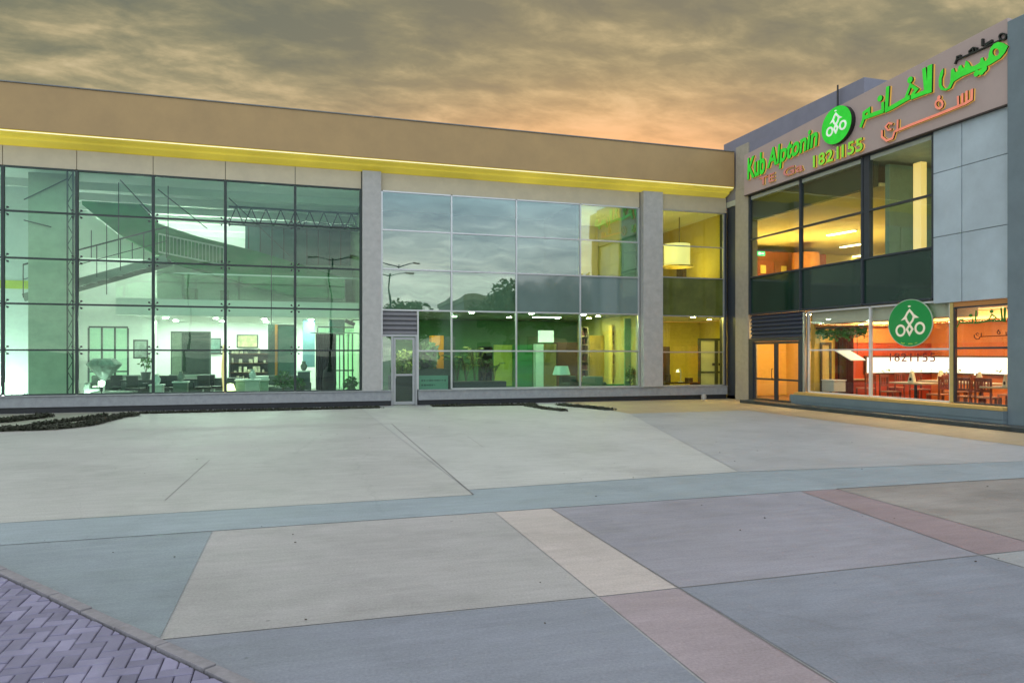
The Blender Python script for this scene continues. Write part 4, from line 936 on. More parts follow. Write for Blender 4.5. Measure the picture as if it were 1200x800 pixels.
def flat_thing(name, label, cat, px, y0, y1, mt, partname='panel', bevel=0.004, group=None, extra=None):
    (xa, za), (xb, zb) = LP(px[0], px[2], y0), LP(px[1], px[3], y0)
    z0, z1 = min(za, zb), max(za, zb)
    t = thing(name, label, cat, ((xa+xb)/2, y0, z0), group)
    m = MB(); m.box(xa, xb, y0, y1, z0, z1); m.build(partname, mt, t, bevel=bevel)
    return t, (xa, xb, z0, z1)
t, (xa, xb, z0, z1) = flat_thing('wall_screen', 'big dark display screen standing against the rear of the left hall', 'screen', (200,247,388,446), 6.6, 6.75, mat('screen frame', (0.05,0.065,0.055), 0.4), 'frame')
m = MB(); m.box(xa+(xb-xa)*.28, xb-.06, 6.58, 6.598, z0+.05, z1-.06); m.build('screen', mat('dark glossy screen', (0.03,0.04,0.035), 0.1, var=0.2), t)
m = MB(); m.box(xa+.05, xa+(xb-xa)*.27, 6.58, 6.598, z0+.05, z1-.06); m.build('side_screen', mat('green grey screen', (0.16,0.2,0.15), 0.2, var=0.2), t)
# orange floor lamp
x, y, _ = at(262, 1.7)
t = thing('floor_lamp', 'tall slim orange floor lamp with a glowing base in the left hall', 'lamp', (x, y, FZ))
m = MB(); m.tube([(x,y,FZ),(x+.02,y,FZ+.5),(x-.03,y,FZ+1.1),(x+.02,y,FZ+1.9)], .045, 10); m.build('pole', lamp('orange lamp glow', (1.0,0.42,0.06), 0.9), t, smooth=True)
m = MB(); m.lathe([(.2,0),(.2,.03),(.04,.05)], (x,y,FZ), 20); m.build('base', black_m, t, smooth=True)
x, y, _ = at(270, 1.9)
t = thing('table_lamp', 'glowing cream table lamp beside the orange floor lamp', 'lamp', (x, y, FZ))
m = MB(); m.cyl((x,y,FZ),(x,y,FZ+.42), .05, .03); m.lathe([(.16,0),(.16,.02),(.05,.04)], (x,y,FZ), 16); m.build('stand', wood_o, t, smooth=True)
m = MB(); m.lathe([(.17,.40),(.10,.62),(0,.64)], (x,y,FZ), 20); m.build('lamp_shade', lamp('shade glow', (1.0,0.82,0.42), 3.0), t, smooth=True)
# reception counter
xa, xb = at(276, 2.2)[0], at(314, 2.2)[0]
t = thing('reception_counter', 'pale green reception counter with a white top in the left hall', 'counter', ((xa+xb)/2, 2.5, FZ))
m = MB(); m.box(xa, xb, 2.2, 2.9, FZ, FZ+.70); m.build('front_panel', mat('pale green counter', (0.25,0.36,0.27), 0.4, var=0.1), t, bevel=0.01)
m = MB(); m.box(xa-.03, xb+.03, 2.16, 2.94, FZ+.701, FZ+.75); m.build('top', W_int, t, bevel=0.006)
m = MB(); m.box((xa+xb)/2+.1, xb, 2.3, 2.8, FZ+.751, FZ+.86); m.build('drawer', W_int, t, bevel=0.006)
# shelf of goods
(xa, z1), (xb, _) = LP(268, 409, 6.0), LP(316, 409, 6.0)
t = thing('shelf_unit', 'dark shelf unit full of small bright goods behind the reception counter', 'shelves', ((xa+xb)/2, 6.2, FZ))
m = MB(); m.box(xa, xb, 6.35, 6.4, FZ, z1); m.box(xa, xa+.04, 6.0, 6.35, FZ, z1); m.box(xb-.04, xb, 6.0, 6.35, FZ, z1); m.build('frame', dark_int, t)
sh = MB()
for k in range(5): sh.box(xa+.04, xb-.04, 6.0, 6.34, FZ+.15+k*.36, FZ+.18+k*.36)
sh.build('shelf', wood_d, t)
gd = MB()
for k in range(5):
    u = xa+.1
    while u < xb-.15:
        h = rnd.uniform(.06,.24); w_ = rnd.uniform(.05,.14)
        if rnd.random() < .75: gd.box(u, u+w_, 6.05, 6.2, FZ+.181+k*.36, FZ+.18+k*.36+h)
        u += w_+rnd.uniform(.02,.1)
g_ = gd.build('goods', mat('assorted goods', (0.5,0.46,0.33), 0.5, var=0.6, scale=9), t)
g_['kind'] = 'stuff'
t, b_ = flat_thing('wardrobe', 'tall dark wardrobe with an orange trimmed edge right of the shelf unit', 'wardrobe', (314,346,380,447), 4.5, 5.1, mat('dark green wardrobe', (0.03,0.06,0.045), 0.35, var=0.2), 'body')
m = MB(); xm = b_[0]+(b_[1]-b_[0])*.30; m.box(xm-.045, xm+.045, 4.47, 4.498, b_[2], b_[3]); m.build('trim', wood_o, t)
m = MB(); m.box(xm+.08, b_[1]-.04, 4.48, 4.499, b_[2]+.08, b_[3]-.06); m.build('door', mat('teal door', (0.06,0.14,0.11), 0.3), t)
p_ = at(332, 1.5); potted('potted_plant', 'leafy dark plant with pale flowers in front of the dark wardrobe', p_, 1.0, 0.2, black_m, leaf_m, 160)
# curtain and dark mannequins at the right end
x0, x1 = at(370, 3.0)[0], at(394, 3.0)[0]
t = thing('curtain', 'floor length black curtain near the right end of the left hall', 'curtain', ((x0+x1)/2, 3.0, FZ))
m = MB(); n = 40
for k in range(n+1):
    u = x0+(x1-x0)*k/n; yy = 3.0+.06*math.sin(k*1.1)
    m.v += [(u,yy,FZ+.02),(u,yy,LP(380,391,3.0)[1]),(u,yy+.02,FZ+.02),(u,yy+.02,LP(380,391,3.0)[1])]
for k in range(n): m.f += [(4*k,4*k+4,4*k+5,4*k+1),(4*k+2,4*k+3,4*k+7,4*k+6),(4*k+1,4*k+5,4*k+7,4*k+3)]; m.mi += [0]*3
m.build('cloth', mat('black curtain cloth', (0.02,0.022,0.022), 0.85, var=0.2), t, smooth=True)
m = MB(); m.cyl((x0-.2,3.01,LP(380,390,3.0)[1]),(x1+1.0,3.01,LP(380,390,3.0)[1]), .02); m.build('rail', silver, t)
m = MB()
for px in (398,403,408,413): q = at(px, 3.0); m.cyl((q[0],3.02,FZ),(q[0],3.02,LP(380,390,3.0)[1]), .02, n=8)
screen = thing('slatted_screen', 'dark upright slatted screen beside the black curtain', 'screen', at(405,3.0)); m.build('slats', dk_frame, screen)
xc = at(386,2.0)
t = thing('coat_stand', 'dark coat stand hung with black coats in front of the black curtain', 'coat stand', xc)
m = MB(); m.cyl(xc, (xc[0],xc[1],FZ+1.35), .025); m.lathe([(.25,0),(.25,.03),(.03,.06)], xc, 16); m.build('pole', black_m, t, smooth=True)
m = MB(); m.lathe([(.16,.35),(.24,.55),(.22,.95),(.13,1.12),(.04,1.2)], xc, 14); m.build('coat', mat('black cloth', (0.015,0.015,0.017), 0.9), t, smooth=True)
for px, lab in ((349,'low dark floor plant in the left hall corner, to the left of the curtain'), (411,'bushy dark plant in the right corner of the left hall')):
    potted('potted_plant', lab, at(px, 1.2), 0.8, 0.17, black_m, leaf_m, 150, 'floor plants in the left hall')
def sofa_proto(label):
    t = proto('sofa', label, 'sofa', 'sofas in the left glass hall'); c = mat('grey green sofa cloth', (0.10,0.13,0.11), 0.85, var=0.15)
    m = MB(); m.box(-.8,.8,-.38,.36,.12,.42); m.build('seat', c, t, bevel=.05)
    m = MB(); m.box(-.8,.8,.24,.42,.30,.84); m.build('backrest', c, t, bevel=.06)
    for s in (-1,1):
        m = MB(); m.box(s*.86-.09,s*.86+.09,-.38,.40,.12,.60); m.build('armrest', c, t, bevel=.05)
        m = MB(); m.box(s*.4-.3,s*.4+.3,-.34,.2,.421,.50); m.build('cushion', mat('pale cushion', (0.4,0.42,0.36), 0.9), t, bevel=.03)
    for a in (-.8,.8):
        for b in (-.32,.34):
            m = MB(); m.cyl((a,b,0),(a,b,.13), .025); m.build('leg', black_m, t)
    return t
s0 = place(sofa_proto('grey green sofa with pale cushions under the big dark wall screen'), at(224, 5.6), 0.0)
dup(s0, at(136, 5.2), 0.1, 'grey green sofa with pale cushions in front of the framed glass screen')
dup(s0, at(330, 3.2), -0.3, 'grey green sofa with pale cushions in front of the dark wardrobe')
for px, y, h, w, c, lab in ((296,1.2,.75,.22,(0.5,0.52,0.46),'pale square pedestal in front of the reception counter'), (212,1.3,.7,.2,(0.12,0.14,0.12),'dark square pedestal left of the slim orange lamp'), (184,1.2,.62,.18,(0.55,0.56,0.52),'short white pedestal below the potted twig plant'), (356,1.8,1.0,.2,(0.08,0.1,0.1),'tall dark pedestal left of the black curtain')):
    q = at(px, y); t = thing('pedestal', lab, 'pedestal', q, 'pedestals in the left glass hall')
    m = MB(); m.box(q[0]-w,q[0]+w,y-w,y+w,FZ,FZ+h); m.build('shaft', mat(lab[:18], c, 0.4, var=0.1), t, bevel=.01)
    m = MB(); m.box(q[0]-w-.03,q[0]+w+.03,y-w-.03,y+w+.03,FZ+h+.001,FZ+h+.04); m.build('top', W_int, t, bevel=.006)
    v = MB(); v.lathe([(.05,0),(.10,.08),(.11,.17),(.05,.26),(.07,.32)], (q[0],y,FZ+h+.04), 18)
    tag(v.build('vase', mat('vase '+lab[:12], tuple(min(1,x*1.2+.08) for x in c[::-1]), 0.2, var=0.3), smooth=True), 'small vase standing on the '+lab.split(' pedestal')[0]+' pedestal', 'vase')
for px, top, y, w, h, c, lab in ((165,398,6.45,.5,.7,(0.3,0.36,0.32),'green grey framed picture on the white column'), (290,392,11.1,.9,.6,(0.4,0.36,0.2),'ochre framed picture high above the dark shelf unit'), (252,396,11.1,.5,.7,(0.12,0.2,0.18),'dark framed picture right of the big wall screen')):
    x, z = LP(px, top, y); t = thing('picture', lab, 'picture', (x,y,z))
    m = MB(); m.box(x-w/2,x+w/2,y-.04,y,z-h,z); m.build('frame', black_m, t, bevel=.005)
    m = MB(); m.box(x-w/2+.05,x+w/2-.05,y-.046,y-.041,z-h+.05,z-.05); m.build('canvas', mat(lab[:14], c, 0.6, var=0.5, scale=4), t)
# ceiling camera
x, z = LP(410, 378, 1.2)
t = thing('security_camera', 'small dark security camera on a bracket high at the right of the left hall', 'camera', (x,1.2,z))
m = MB(); m.rbox((x,1.2,z), (.34,.12,.12), Matrix.Rotation(.4,3,'Y').to_quaternion()); m.build('body', black_m, t, bevel=0.01)
m = MB(); m.tube([(x,1.2,z),(x+.12,1.2,z+.1),(-13.26,1.2,z+.1)], .02); m.build('bracket', black_m, t)

# ================================================================ CENTRE BAY CONTENTS
t, b_ = flat_thing('cabinet', 'orange wooden cabinet standing among plants behind the centre bay glass', 'cabinet', (506,520,393,433), 1.6, 2.1, mat('bright orange cabinet', (0.85,0.30,0.02), 0.45, var=0.08), 'body')
m = MB(); m.box(b_[1]-.001+.002, b_[1]+.42, 1.62, 2.1, FZ, b_[3]-.03); m.build('side_panel', dark_int, t)
m = MB(); m.box(b_[0], b_[1], 1.63, 2.09, FZ, b_[2]-.001); m.build('plinth', wood_d, t)
xa, xb = at(532, .6)[0], at(592, .6)[0]
t = thing('planter_box', 'long dark planter box full of tall palms inside the centre bay', 'planter', ((xa+xb)/2, .7, FZ))
m = MB(); m.box(xa, xb, .45, .95, FZ, FZ+.66); m.build('box', mat('blue black planter', (0.03,0.035,0.045), 0.45, var=0.2), t, bevel=0.01)
m = MB(); m.box(xa+.03, xb-.03, .48, .92, FZ+.6, FZ+.664); m.build('soil', bark_m, t)
def palm(label, x, y, z, h, n, lm, group):
    t = thing('palm_plant', label, 'plant', (x,y,z), group); st = MB(); fo = MB()
    for k in range(n):
        a = rnd.uniform(0,6.28); l = h*rnd.uniform(.6,1.05); sp = rnd.uniform(.12,.42)*h
        P = [Vector((x,y,z)), Vector((x+sp*.25*math.cos(a), y+sp*.25*math.sin(a)*.6, z+l*.55)), Vector((x+sp*.7*math.cos(a), y+sp*.6*math.sin(a)*.6, z+l*.9)), Vector((x+sp*1.25*math.cos(a), y+sp*math.sin(a)*.6, z+l*.92))]
        st.tube([tuple(p) for p in P[:3]], .008, 5)
        for (p, q) in zip(P[1:], P[2:]):
            for s in range(7):
                c = p.lerp(q, s/7); d = (q-p).normalized(); sd = d.cross(Vector((0,0,1))); sd = sd.normalized() if sd.length > .01 else Vector((1,0,0))
                for e in (-1, 1):
                    tip = c+sd*e*h*.13+d*h*.07-Vector((0,0,h*.05)); mid = c.lerp(tip,.5)+Vector((0,0,.012))
                    fo.add([c, mid+d*.014, tip, mid-d*.014], [(0,1,2,3)])
    st.build('stem', bark_m, t); fo.build('foliage', lm, t, fix=False); return t
for px, h, lm, lab in ((536,1.15,leaf_m,'dark green palm at the left end of the long planter'), (546,1.0,leaf_y,'yellow green palm second from the left in the long planter'), (556,1.25,leaf_y,'tallest yellowish palm in the middle of the long planter'), (567,0.9,leaf_m,'dark palm right of the tallest one in the long planter'), (579,0.85,leaf_m,'short dark palm at the right end of the long planter')):
    palm(lab, at(px,.7)[0], .7, FZ+.66, h, 9, lm, 'palms in the long planter')
p_ = at(514, 1.0); t = potted('potted_tree', 'broad leafy green plant rising in front of the orange cabinet', (p_[0]-.35,1.1,FZ), 1.95, 0.24, black_m, leaf_m, 260, lsize=.24)
p_ = at(474, 1.4); potted('potted_plant', 'pale yellow green shrub behind the glazed silver door', p_, 1.7, 0.3, black_m, leaf_y, 420, lsize=.13)
p_ = at(500, 2.4); potted('potted_plant', 'yellow green shrub to the left of the orange cabinet', p_, 1.5, 0.35, black_m, leaf_y, 420, lsize=.13)
x, y, _ = at(473, .9)  # dark box added so the lower door pane reads dark
t = thing('backing box', 'low dark chest added to darken the lower half of the glazed silver door', 'backing box', (x,y,FZ))
m = MB(); m.box(x-.5,x+.5,y-.2,y+.2,FZ,FZ+.86); m.build('body', black_m, t, bevel=.01)
m = MB(); m.box(x-.52,x+.52,y-.22,y+.22,FZ+.861,FZ+.89); m.build('lid', dark_int, t, bevel=.005)
# teal notice board with two lines of marks
t, b_ = flat_thing('notice_board', 'teal notice board with rows of dark marks low behind the glass beside the silver door', 'notice board', (491,525,440,457.5), .12, .15, mat('teal board', (0.16,0.33,0.29), 0.5, var=0.05), 'board')
m = MB()
for r, cnt in ((.68,10),(.38,6)):
    for k in range(cnt):
        u = b_[0]+.08+k*.085; z = b_[2]+(b_[3]-b_[2])*r; h = rnd.uniform(.015,.03); m.box(u, u+rnd.uniform(.03,.07), .115, .119, z-h, z+h)
m.build('marks', mat('dark ink', (0.03,0.08,0.08), 0.5, var=0), t)
m = MB()
for u in (b_[0]+.1, b_[1]-.1): m.box(u-.02, u+.02, .151, .18, FZ, b_[2]+.2)
m.build('leg', dk_frame, t)
t, b_ = flat_thing('sideboard', 'low dark sideboard behind the teal notice board', 'sideboard', (491,530,432,440), .8, 1.2, dark_int, 'body')
m = MB(); m.box(b_[0]+.05, b_[1]-.05, .82, 1.18, FZ, b_[2]-.001); m.build('base', black_m, t)
def bookcase(name, label, px0, px1, ptop, y, mt, shelves, back=None, lit=None, goods=None):
    (xa, z1), (xb, _) = LP(px0, ptop, y), LP(px1, ptop, y)
    t = thing(name, label, 'bookcase', ((xa+xb)/2, y+.15, FZ)); w = .035
    m = MB(); m.box(xa, xa+w, y, y+.3, FZ, z1); m.box(xb-w, xb, y, y+.3, FZ, z1); m.box(xa+w, xb-w, y, y+.3, z1-w, z1); m.build('frame', mt, t)
    m = MB(); m.box(xa+w, xb-w, y+.27, y+.295, FZ, z1-w); m.build('back_panel', back or mt, t)
    s = MB(); g = MB()
    for k in range(shelves):
        zz = FZ+.05+(z1-FZ-.1)*k/shelves; s.box(xa+w, xb-w, y+.01, y+.268, zz, zz+.03); u = xa+w+.02
        while u < xb-w-.06:
            h = rnd.uniform(.08,.2); ww = rnd.uniform(.03,.08)
            if rnd.random() < .7: g.box(u, min(u+ww, xb-w-.01), y+.05, y+.2, zz+.031, zz+.03+h)
            u += ww+rnd.uniform(.005,.05)
    s.build('shelf', mt, t)
    if g.f: g.build('books', goods or mat('assorted goods', (0.5,0.46,0.33), 0.5), t)['kind'] = 'stuff'
    return t
bookcase('bookcase', 'black bookcase right of the long planter', 563, 577, 406, 1.2, black_m, 6, goods=dark_int)
bookcase('bookcase', 'narrow brown ladder shelf near the middle of the last centre bay pane', 681, 690, 383, 1.5, mat('tan wood', (0.42,0.27,0.13), 0.5), 8, back=wood_d, goods=mat('dark red goods', (0.16,0.04,0.03), 0.5, var=0.4))
bookcase('bookcase', 'yellow lit bookcase stacked with goods at the right end of the centre bay', 717, 731, 381, 2.6, yellow_paint, 7, back=lamp('bookcase backlight', (1.0,0.66,0.14), 0.8), goods=mat('brown goods', (0.3,0.16,0.04), 0.5, var=0.6))
flat_thing('folding_screen', 'yellow green upright panel behind the black bookcase', 'panel', (579,601,404,452), 3.0, 3.06, mat('lime panel', (0.36,0.45,0.07), 0.5, var=0.1), 'panel')
flat_thing('wall_cupboard', 'dark green wall of cupboards left of the white lit niche', 'cupboard', (604,624,404,456), 2.6, 3.1, dgreen_paint, 'body')
t, b_ = flat_thing('display_column', 'pale mint display column glowing behind the centre bay glass', 'column', (628,637,403,455), 2.2, 2.5, mat('mint column', (0.50,0.72,0.58), 0.5, var=0.05), 'body')
t, b_ = flat_thing('light_box', 'square white light box mounted above the mint column', 'light box', (632,649,387,401), 2.4, 2.55, lamp('light box', (0.75,1.0,0.82), 0.75), 'face')
flat_thing('wall_cupboard', 'olive cupboard right of the mint display column', 'cupboard', (638,652,403,455), 3.2, 3.6, mat('olive cupboard', (0.16,0.16,0.04), 0.5, var=0.1), 'body')
flat_thing('wall_cupboard', 'dark brown cupboard behind the table lamp', 'cupboard', (653,677,401,455), 3.4, 3.8, wood_d, 'body')
flat_thing('partition_board', 'tall ochre board left of the yellow lit bookcase', 'board', (691,715,393,455), 3.6, 3.7, mat('ochre board', (0.42,0.30,0.06), 0.5, var=0.15, scale=3, streak=(6,1,.5)), 'board')
flat_thing('glass_partition_panel', 'pale green partition panel at the right edge of the centre bay', 'panel', (732,746,373,455), 1.2, 1.26, mat('pale green panel', (0.25,0.42,0.24), 0.35, var=0.1), 'panel')
p_ = at(739, .9); potted('potted_plant', 'small dark plant in front of the pale green partition panel', p_, 1.1, 0.15, black_m, leaf_m, 90)
x, y, _ = at(658, 1.3)
t = thing('console_table', 'low dark console table carrying the table lamp', 'table', (x,y,FZ))
m = MB(); m.box(x-.75,x+.6,y-.25,y+.25,FZ+.36,FZ+.40); m.build('top', black_m, t, bevel=.004)
for a in (-.7,.55):
    for b in (-.2,.2):
        m = MB(); m.box(x+a-.025,x+a+.025,y+b-.025,y+b+.025,FZ,FZ+.36); m.build('leg', black_m, t)
t = thing('table_lamp', 'table lamp with a wide pale teal shade on the console table', 'lamp', (x,y,FZ+.4))
m = MB(); m.lathe([(.13,.0),(.13,.03),(.05,.06),(.10,.2),(.09,.28),(.02,.34),(.02,.46)], (x,y,FZ+.4), 20); m.build('base', dark_int, t, smooth=True)
m = MB(); m.lathe([(.33,.44),(.24,.76)], (x,y,FZ+.4), 28); m.build('lamp_shade', mat('teal lamp shade', (0.30,0.52,0.44), 0.7, var=0.05, emit=(0.3,0.6,0.48), estr=0.12), t, smooth=True)
def armchair(label, loc, rz, mt):
    t = proto('armchair', label, 'armchair')
    m = MB(); m.box(-.34,.34,-.32,.30,.12,.42); m.build('seat', mt, t, bevel=.05)
    m = MB(); m.box(-.38,.38,.26,.40,.12,.80); m.build('backrest', mt, t, bevel=.06)
    for s in (-1,1):
        m = MB(); m.box(s*.35-.07,s*.35+.07,-.30,.28,.12,.58); m.build('armrest', mt, t, bevel=.05)
    for a in (-.28,.28):
        for b in (-.26,.3):
            m = MB(); m.cyl((a,b,0),(a,b,.13), .02); m.build('leg', black_m, t)
    return place(t, loc, rz)
armchair('sage green armchair right of the ladder shelf', at(696, .9), 2.6, mat('sage cloth', (0.16,0.2,0.13), 0.85))
armchair('dark armchair at the right end of the console table', at(672, 1.0), 0.3, mat('dark green cloth', (0.03,0.06,0.05), 0.85))
m = MB(); xa, xb = at(703,1.2)[0], at(738,1.2)[0]
t = thing('bench', 'long low dark bench under the yellow lit bookcase', 'bench', ((xa+xb)/2,1.4,FZ)); m.box(xa,xb,1.3,1.7,FZ+.38,FZ+.46); m.build('seat', dgreen_paint, t, bevel=.01)
for u in (xa+.1, xb-.1):
    m = MB(); m.box(u-.03,u+.03,1.33,1.67,FZ,FZ+.38); m.build('leg', black_m, t)

# ================================================================ NARROW YELLOW BAY CONTENTS
x, z = LP(796, 300, 1.4)
t = thing('pendant_lamp', 'large glowing drum pendant lamp on the upper floor of the narrow yellow bay', 'pendant lamp', (x,1.4,6.97))
m = MB(); m.cyl((x,1.4,z+.45),(x,1.4,6.97), .015); m.build('cord', black_m, t)
m = MB(); m.lathe([(.50,-.36),(.50,.44)], (x-.1,1.4,z), 28); m.build('lamp_shade', lamp('drum glow', (1.0,0.82,0.36), 1.0), t, smooth=True)
m = MB(); m.lathe([(.62,-.44),(.62,-.40)], (x-.1,1.4,z), 28); m.build('tray', mat('amber tray', (0.4,0.28,0.05), 0.4), t, smooth=True)
t, b_ = flat_thing('white_door', 'cream double door with dark handles at the back of the narrow yellow bay', 'door', (821,851,399,453), 1.6, 1.66, mat('cream door', (0.85,0.83,0.66), 0.5, var=0.03), 'leaf')
xm = b_[0]+(b_[1]-b_[0])*.60
m = MB(); m.box(xm-.07, xm+.07, 1.57, 1.598, b_[2], b_[3]); m.box(b_[0]-.09, b_[0]-.001, 1.57, 1.66, b_[2], b_[3]+.09); m.box(b_[0], b_[1], 1.571, 1.66, b_[3]+.001, b_[3]+.09); m.box(b_[0], b_[1], 1.575, 1.596, b_[2]+.55, b_[2]+.62); m.build('frame', dark_int, t)
m = MB(); m.box(xm-.2, xm-.08, 1.53, 1.569, b_[2]+.85, b_[2]+.95); m.box(xm+.09, xm+.2, 1.53, 1.569, b_[2]+.85, b_[2]+.95); m.build('handle', black_m, t)
x, y, _ = at(795, .9)
t = thing('counter_desk', 'dark wooden counter desk behind the narrow yellow bay glass', 'desk', (x,y,FZ))
m = MB(); m.box(x-.75,x+.75,y-.3,y+.3,FZ+.48,FZ+.53); m.build('top', wood_d, t, bevel=.004)
m = MB(); m.box(x-.72,x-.66,y-.28,y+.28,FZ,FZ+.48); m.box(x+.66,x+.72,y-.28,y+.28,FZ,FZ+.48); m.build('side_panel', wood_d, t)
t = thing('table_lamp', 'small bright hooked reading lamp on the wooden counter desk', 'lamp', (x+.1,y,FZ+.53))
m = MB(); m.tube([(x+.1,y,FZ+.53),(x+.1,y,FZ+.95),(x+.06,y,FZ+1.06),(x-.02,y,FZ+1.0)], .016); m.lathe([(.1,0),(.1,.02),(.02,.04)], (x+.1,y,FZ+.53), 16); m.build('stand', white_alu, t, smooth=True)
m = MB(); m.lathe([(.07,-.06),(.03,.04)], (x-.03,y,FZ+.97), 16); m.build('lamp_shade', lamp('reading glow', (1.0,0.9,0.6), 3), t, smooth=True)
for dx, h, lab in ((-.5,.3,'brown upright box at the left end of the wooden counter desk'), (.45,.16,'low brown box at the right end of the wooden counter desk')):
    o = MB().box(x+dx-.12,x+dx+.12,y-.1,y+.1,FZ+.531,FZ+.53+h).build('box', wood_d, bevel=.006); tag(o, lab, 'box')
flat_thing('post', 'dark upright post behind the left end of the wooden counter desk', 'post', (778,785,406,453), 1.5, 1.62, wood_d, 'shaft')

# ================================================================ DINING ROOM CONTENTS
RZ = 0.12
def ra(px, x): return (x, RP(px, 411, x)[0], RZ)
def flat_r(name, label, cat, px, x0, x1, mt, partname='panel', bevel=.004):
    (ya, za), (yb, zb) = RP(px[0], px[2], x0), RP(px[1], px[3], x0); z0, z1 = max(RZ, min(za, zb)), max(za, zb)
    t = thing(name, label, cat, (x0, (ya+yb)/2, z0)); m = MB(); m.box(x0, x1, ya, yb, z0, z1); m.build(partname, mt, t, bevel=bevel)
    return t, (min(ya,yb), max(ya,yb), z0, z1)
# lit panorama along the back wall
z0, z1 = 1.05, 1.55; xs_ = LP(1014, 419, -4.45)[0]
t = thing('lit_wall_panel', 'long glowing white picture panel wrapping the corner of the dining room walls', 'light panel', (4.9,-6,z0))
pg = lamp('panel glow', (1.0,1.0,0.90), 1.15)
m = MB(); m.box(4.92, 4.97, -11.04, -4.49, z0, z1); m.build('face', pg, t)
m = MB(); m.box(xs_, 4.91, -4.49, -4.44, z0, z1); m.build('face', pg, t)
m = MB(); m.box(4.88, 4.975, -11.04, -4.5, z1+.001, z1+.05); m.box(4.88, 4.975, -11.04, -4.5, z0-.05, z0-.001)
m.box(xs_-.05, 4.87, -4.52, -4.43, z1+.001, z1+.05); m.box(xs_-.05, 4.87, -4.52, -4.43, z0-.05, z0-.001); m.box(xs_-.05, xs_-.001, -4.52, -4.43, z0, z1); m.build('frame', wood_d, t)
m = MB()
for k in range(10): m.leaves((4.91,-5.0-rnd.random()*5.7,z0+.06+rnd.random()*.05), (.01,.18,.05), 6, .08)
for k in range(8): m.leaves((xs_+.2+rnd.random()*2.6,-4.5,z0+.04+rnd.random()*.05), (.16,.01,.04), 5, .07)
m.build('picture', mat('printed foliage', (0.30,0.34,0.10), 0.6, var=0.5), t, fix=False)
# table prototype
def table_proto(label):
    t = proto('dining_table', label, 'table', 'tables in the dining room')
    m = MB(); m.box(-.38,.38,-.55,.55,.70,.745); m.build('tabletop', mat('cream table top', (0.55,0.42,0.24), 0.3, var=0.1), t, bevel=.008)
    m = MB(); m.cyl((0,0,.03),(0,0,.70), .04); m.build('column', black_m, t)
    m = MB(); m.lathe([(.28,0),(.28,.02),(.05,.05)], (0,0,0), 20); m.build('base', black_m, t, smooth=True)
    return t
def dchair_proto(label):
    t = proto('dining_chair', label, 'chair', 'brown wooden chairs in the dining room')
    m = MB(); m.box(-.21,.21,-.21,.21,.43,.47); m.build('seat', mat('salmon seat pad', (0.50,0.20,0.11), 0.7), t, bevel=.012)
    m = MB()
    m.box(-.21,.21,.185,.215,.86,.94); m.box(-.21,.21,.187,.213,.60,.66)
    for u in (-.12,-.04,.04,.12): m.box(u-.015,u+.015,.19,.21,.66,.86)
    m.build('backrest', wood_r, t, bevel=.004)
    for a in (-.19,.19):
        m = MB(); m.box(a-.02,a+.02,-.2,-.16,0,.43); m.build('leg', wood_r, t)
        m = MB(); m.box(a-.02,a+.02,.18,.22,0,.93); m.build('leg', wood_r, t)
    return t
def tent_proto(label):
    t = proto('table_card', label, 'table card', 'triangular cards on the dining tables')
    m = MB(); m.prism([(-.11,0),(.11,0),(.02,.30),(-.02,.30)], lambda p, q, w: (w, p, q), -.05, .05); m.build('card', mat('cream card', (0.78,0.72,0.52), 0.6, var=0.05), t, bevel=.004)
    m = MB(); m.cyl((-.051,0,.09),(-.056,0,.09), .045, .045, 14); m.build('hole', black_m, t); return t
tabs = [(995,2.0,'dining table left of the white window post, in front of the red wall'), (1028,3.4,'dining table far back under the left part of the white lit panel'), (1073,1.1,'cream dining table nearest the glass below the round green emblem'), (1105,3.0,'dining table far back just left of the ochre window post'),
        (1150,2.6,'dining table behind the window lettering, far from the glass'), (1186,1.0,'dining table beside the grey end pier')]
names = ['left of the white window post','far back under the left part of the lit panel','nearest the glass below the round emblem','far back left of the ochre post','behind the window lettering','beside the grey end pier']
tp = cp = kp = None
for i, (px, x, lab) in enumerate(tabs):
    loc = ra(px, x)
    if tp is None: tp = place(table_proto(lab), loc, 0)
    else: dup(tp, loc, 0, lab)
    kl = (loc[0]-.1, loc[1]+rnd.uniform(-.15,.15), RZ+.745); kl_lab = 'cream triangular card on the table '+names[i]
    if kp is None: kp = place(tent_proto(kl_lab), kl, 0)
    else: dup(kp, kl, rnd.uniform(-.5,.5), kl_lab)
    for s, w in ((1,'left'),(-1,'right')):
        cl = (loc[0]+rnd.uniform(-.1,.1), loc[1]+s*.78, RZ); clab = 'brown chair %s of the table %s' % (w, names[i]); rz = (0 if s > 0 else math.pi)+rnd.uniform(-.25,.25)
        if cp is None: cp = place(dchair_proto(clab), cl, rz)
        else: dup(cp, cl, rz, clab)
for px, x, lab in ((1134,.9,'brown slat back chair close to the glass just right of the ochre window post'), (1158,.9,'brown slat back chair close to the glass under the window lettering')):
    dup(cp, ra(px, x), 1.7, lab)
# bottles and small things
for px, x, lab, c in ((1037,3.3,'yellow bottle on the far table under the lit panel',(0.6,0.5,0.15)), (1109,2.9,'tall pale bottle on the far table left of the ochre post',(0.7,0.55,0.4)), (1191,.95,'cream bottle on the table beside the grey pier',(0.7,0.6,0.4))):
    q = ra(px, x); m = MB(); m.lathe([(.04,0),(.04,.16),(.015,.22),(.015,.29),(.0,.29)], (q[0],q[1],RZ+.745), 14)
    tag(m.build('bottle', mat(lab[:12]+' glass', c, 0.3), smooth=True), lab, 'bottle')
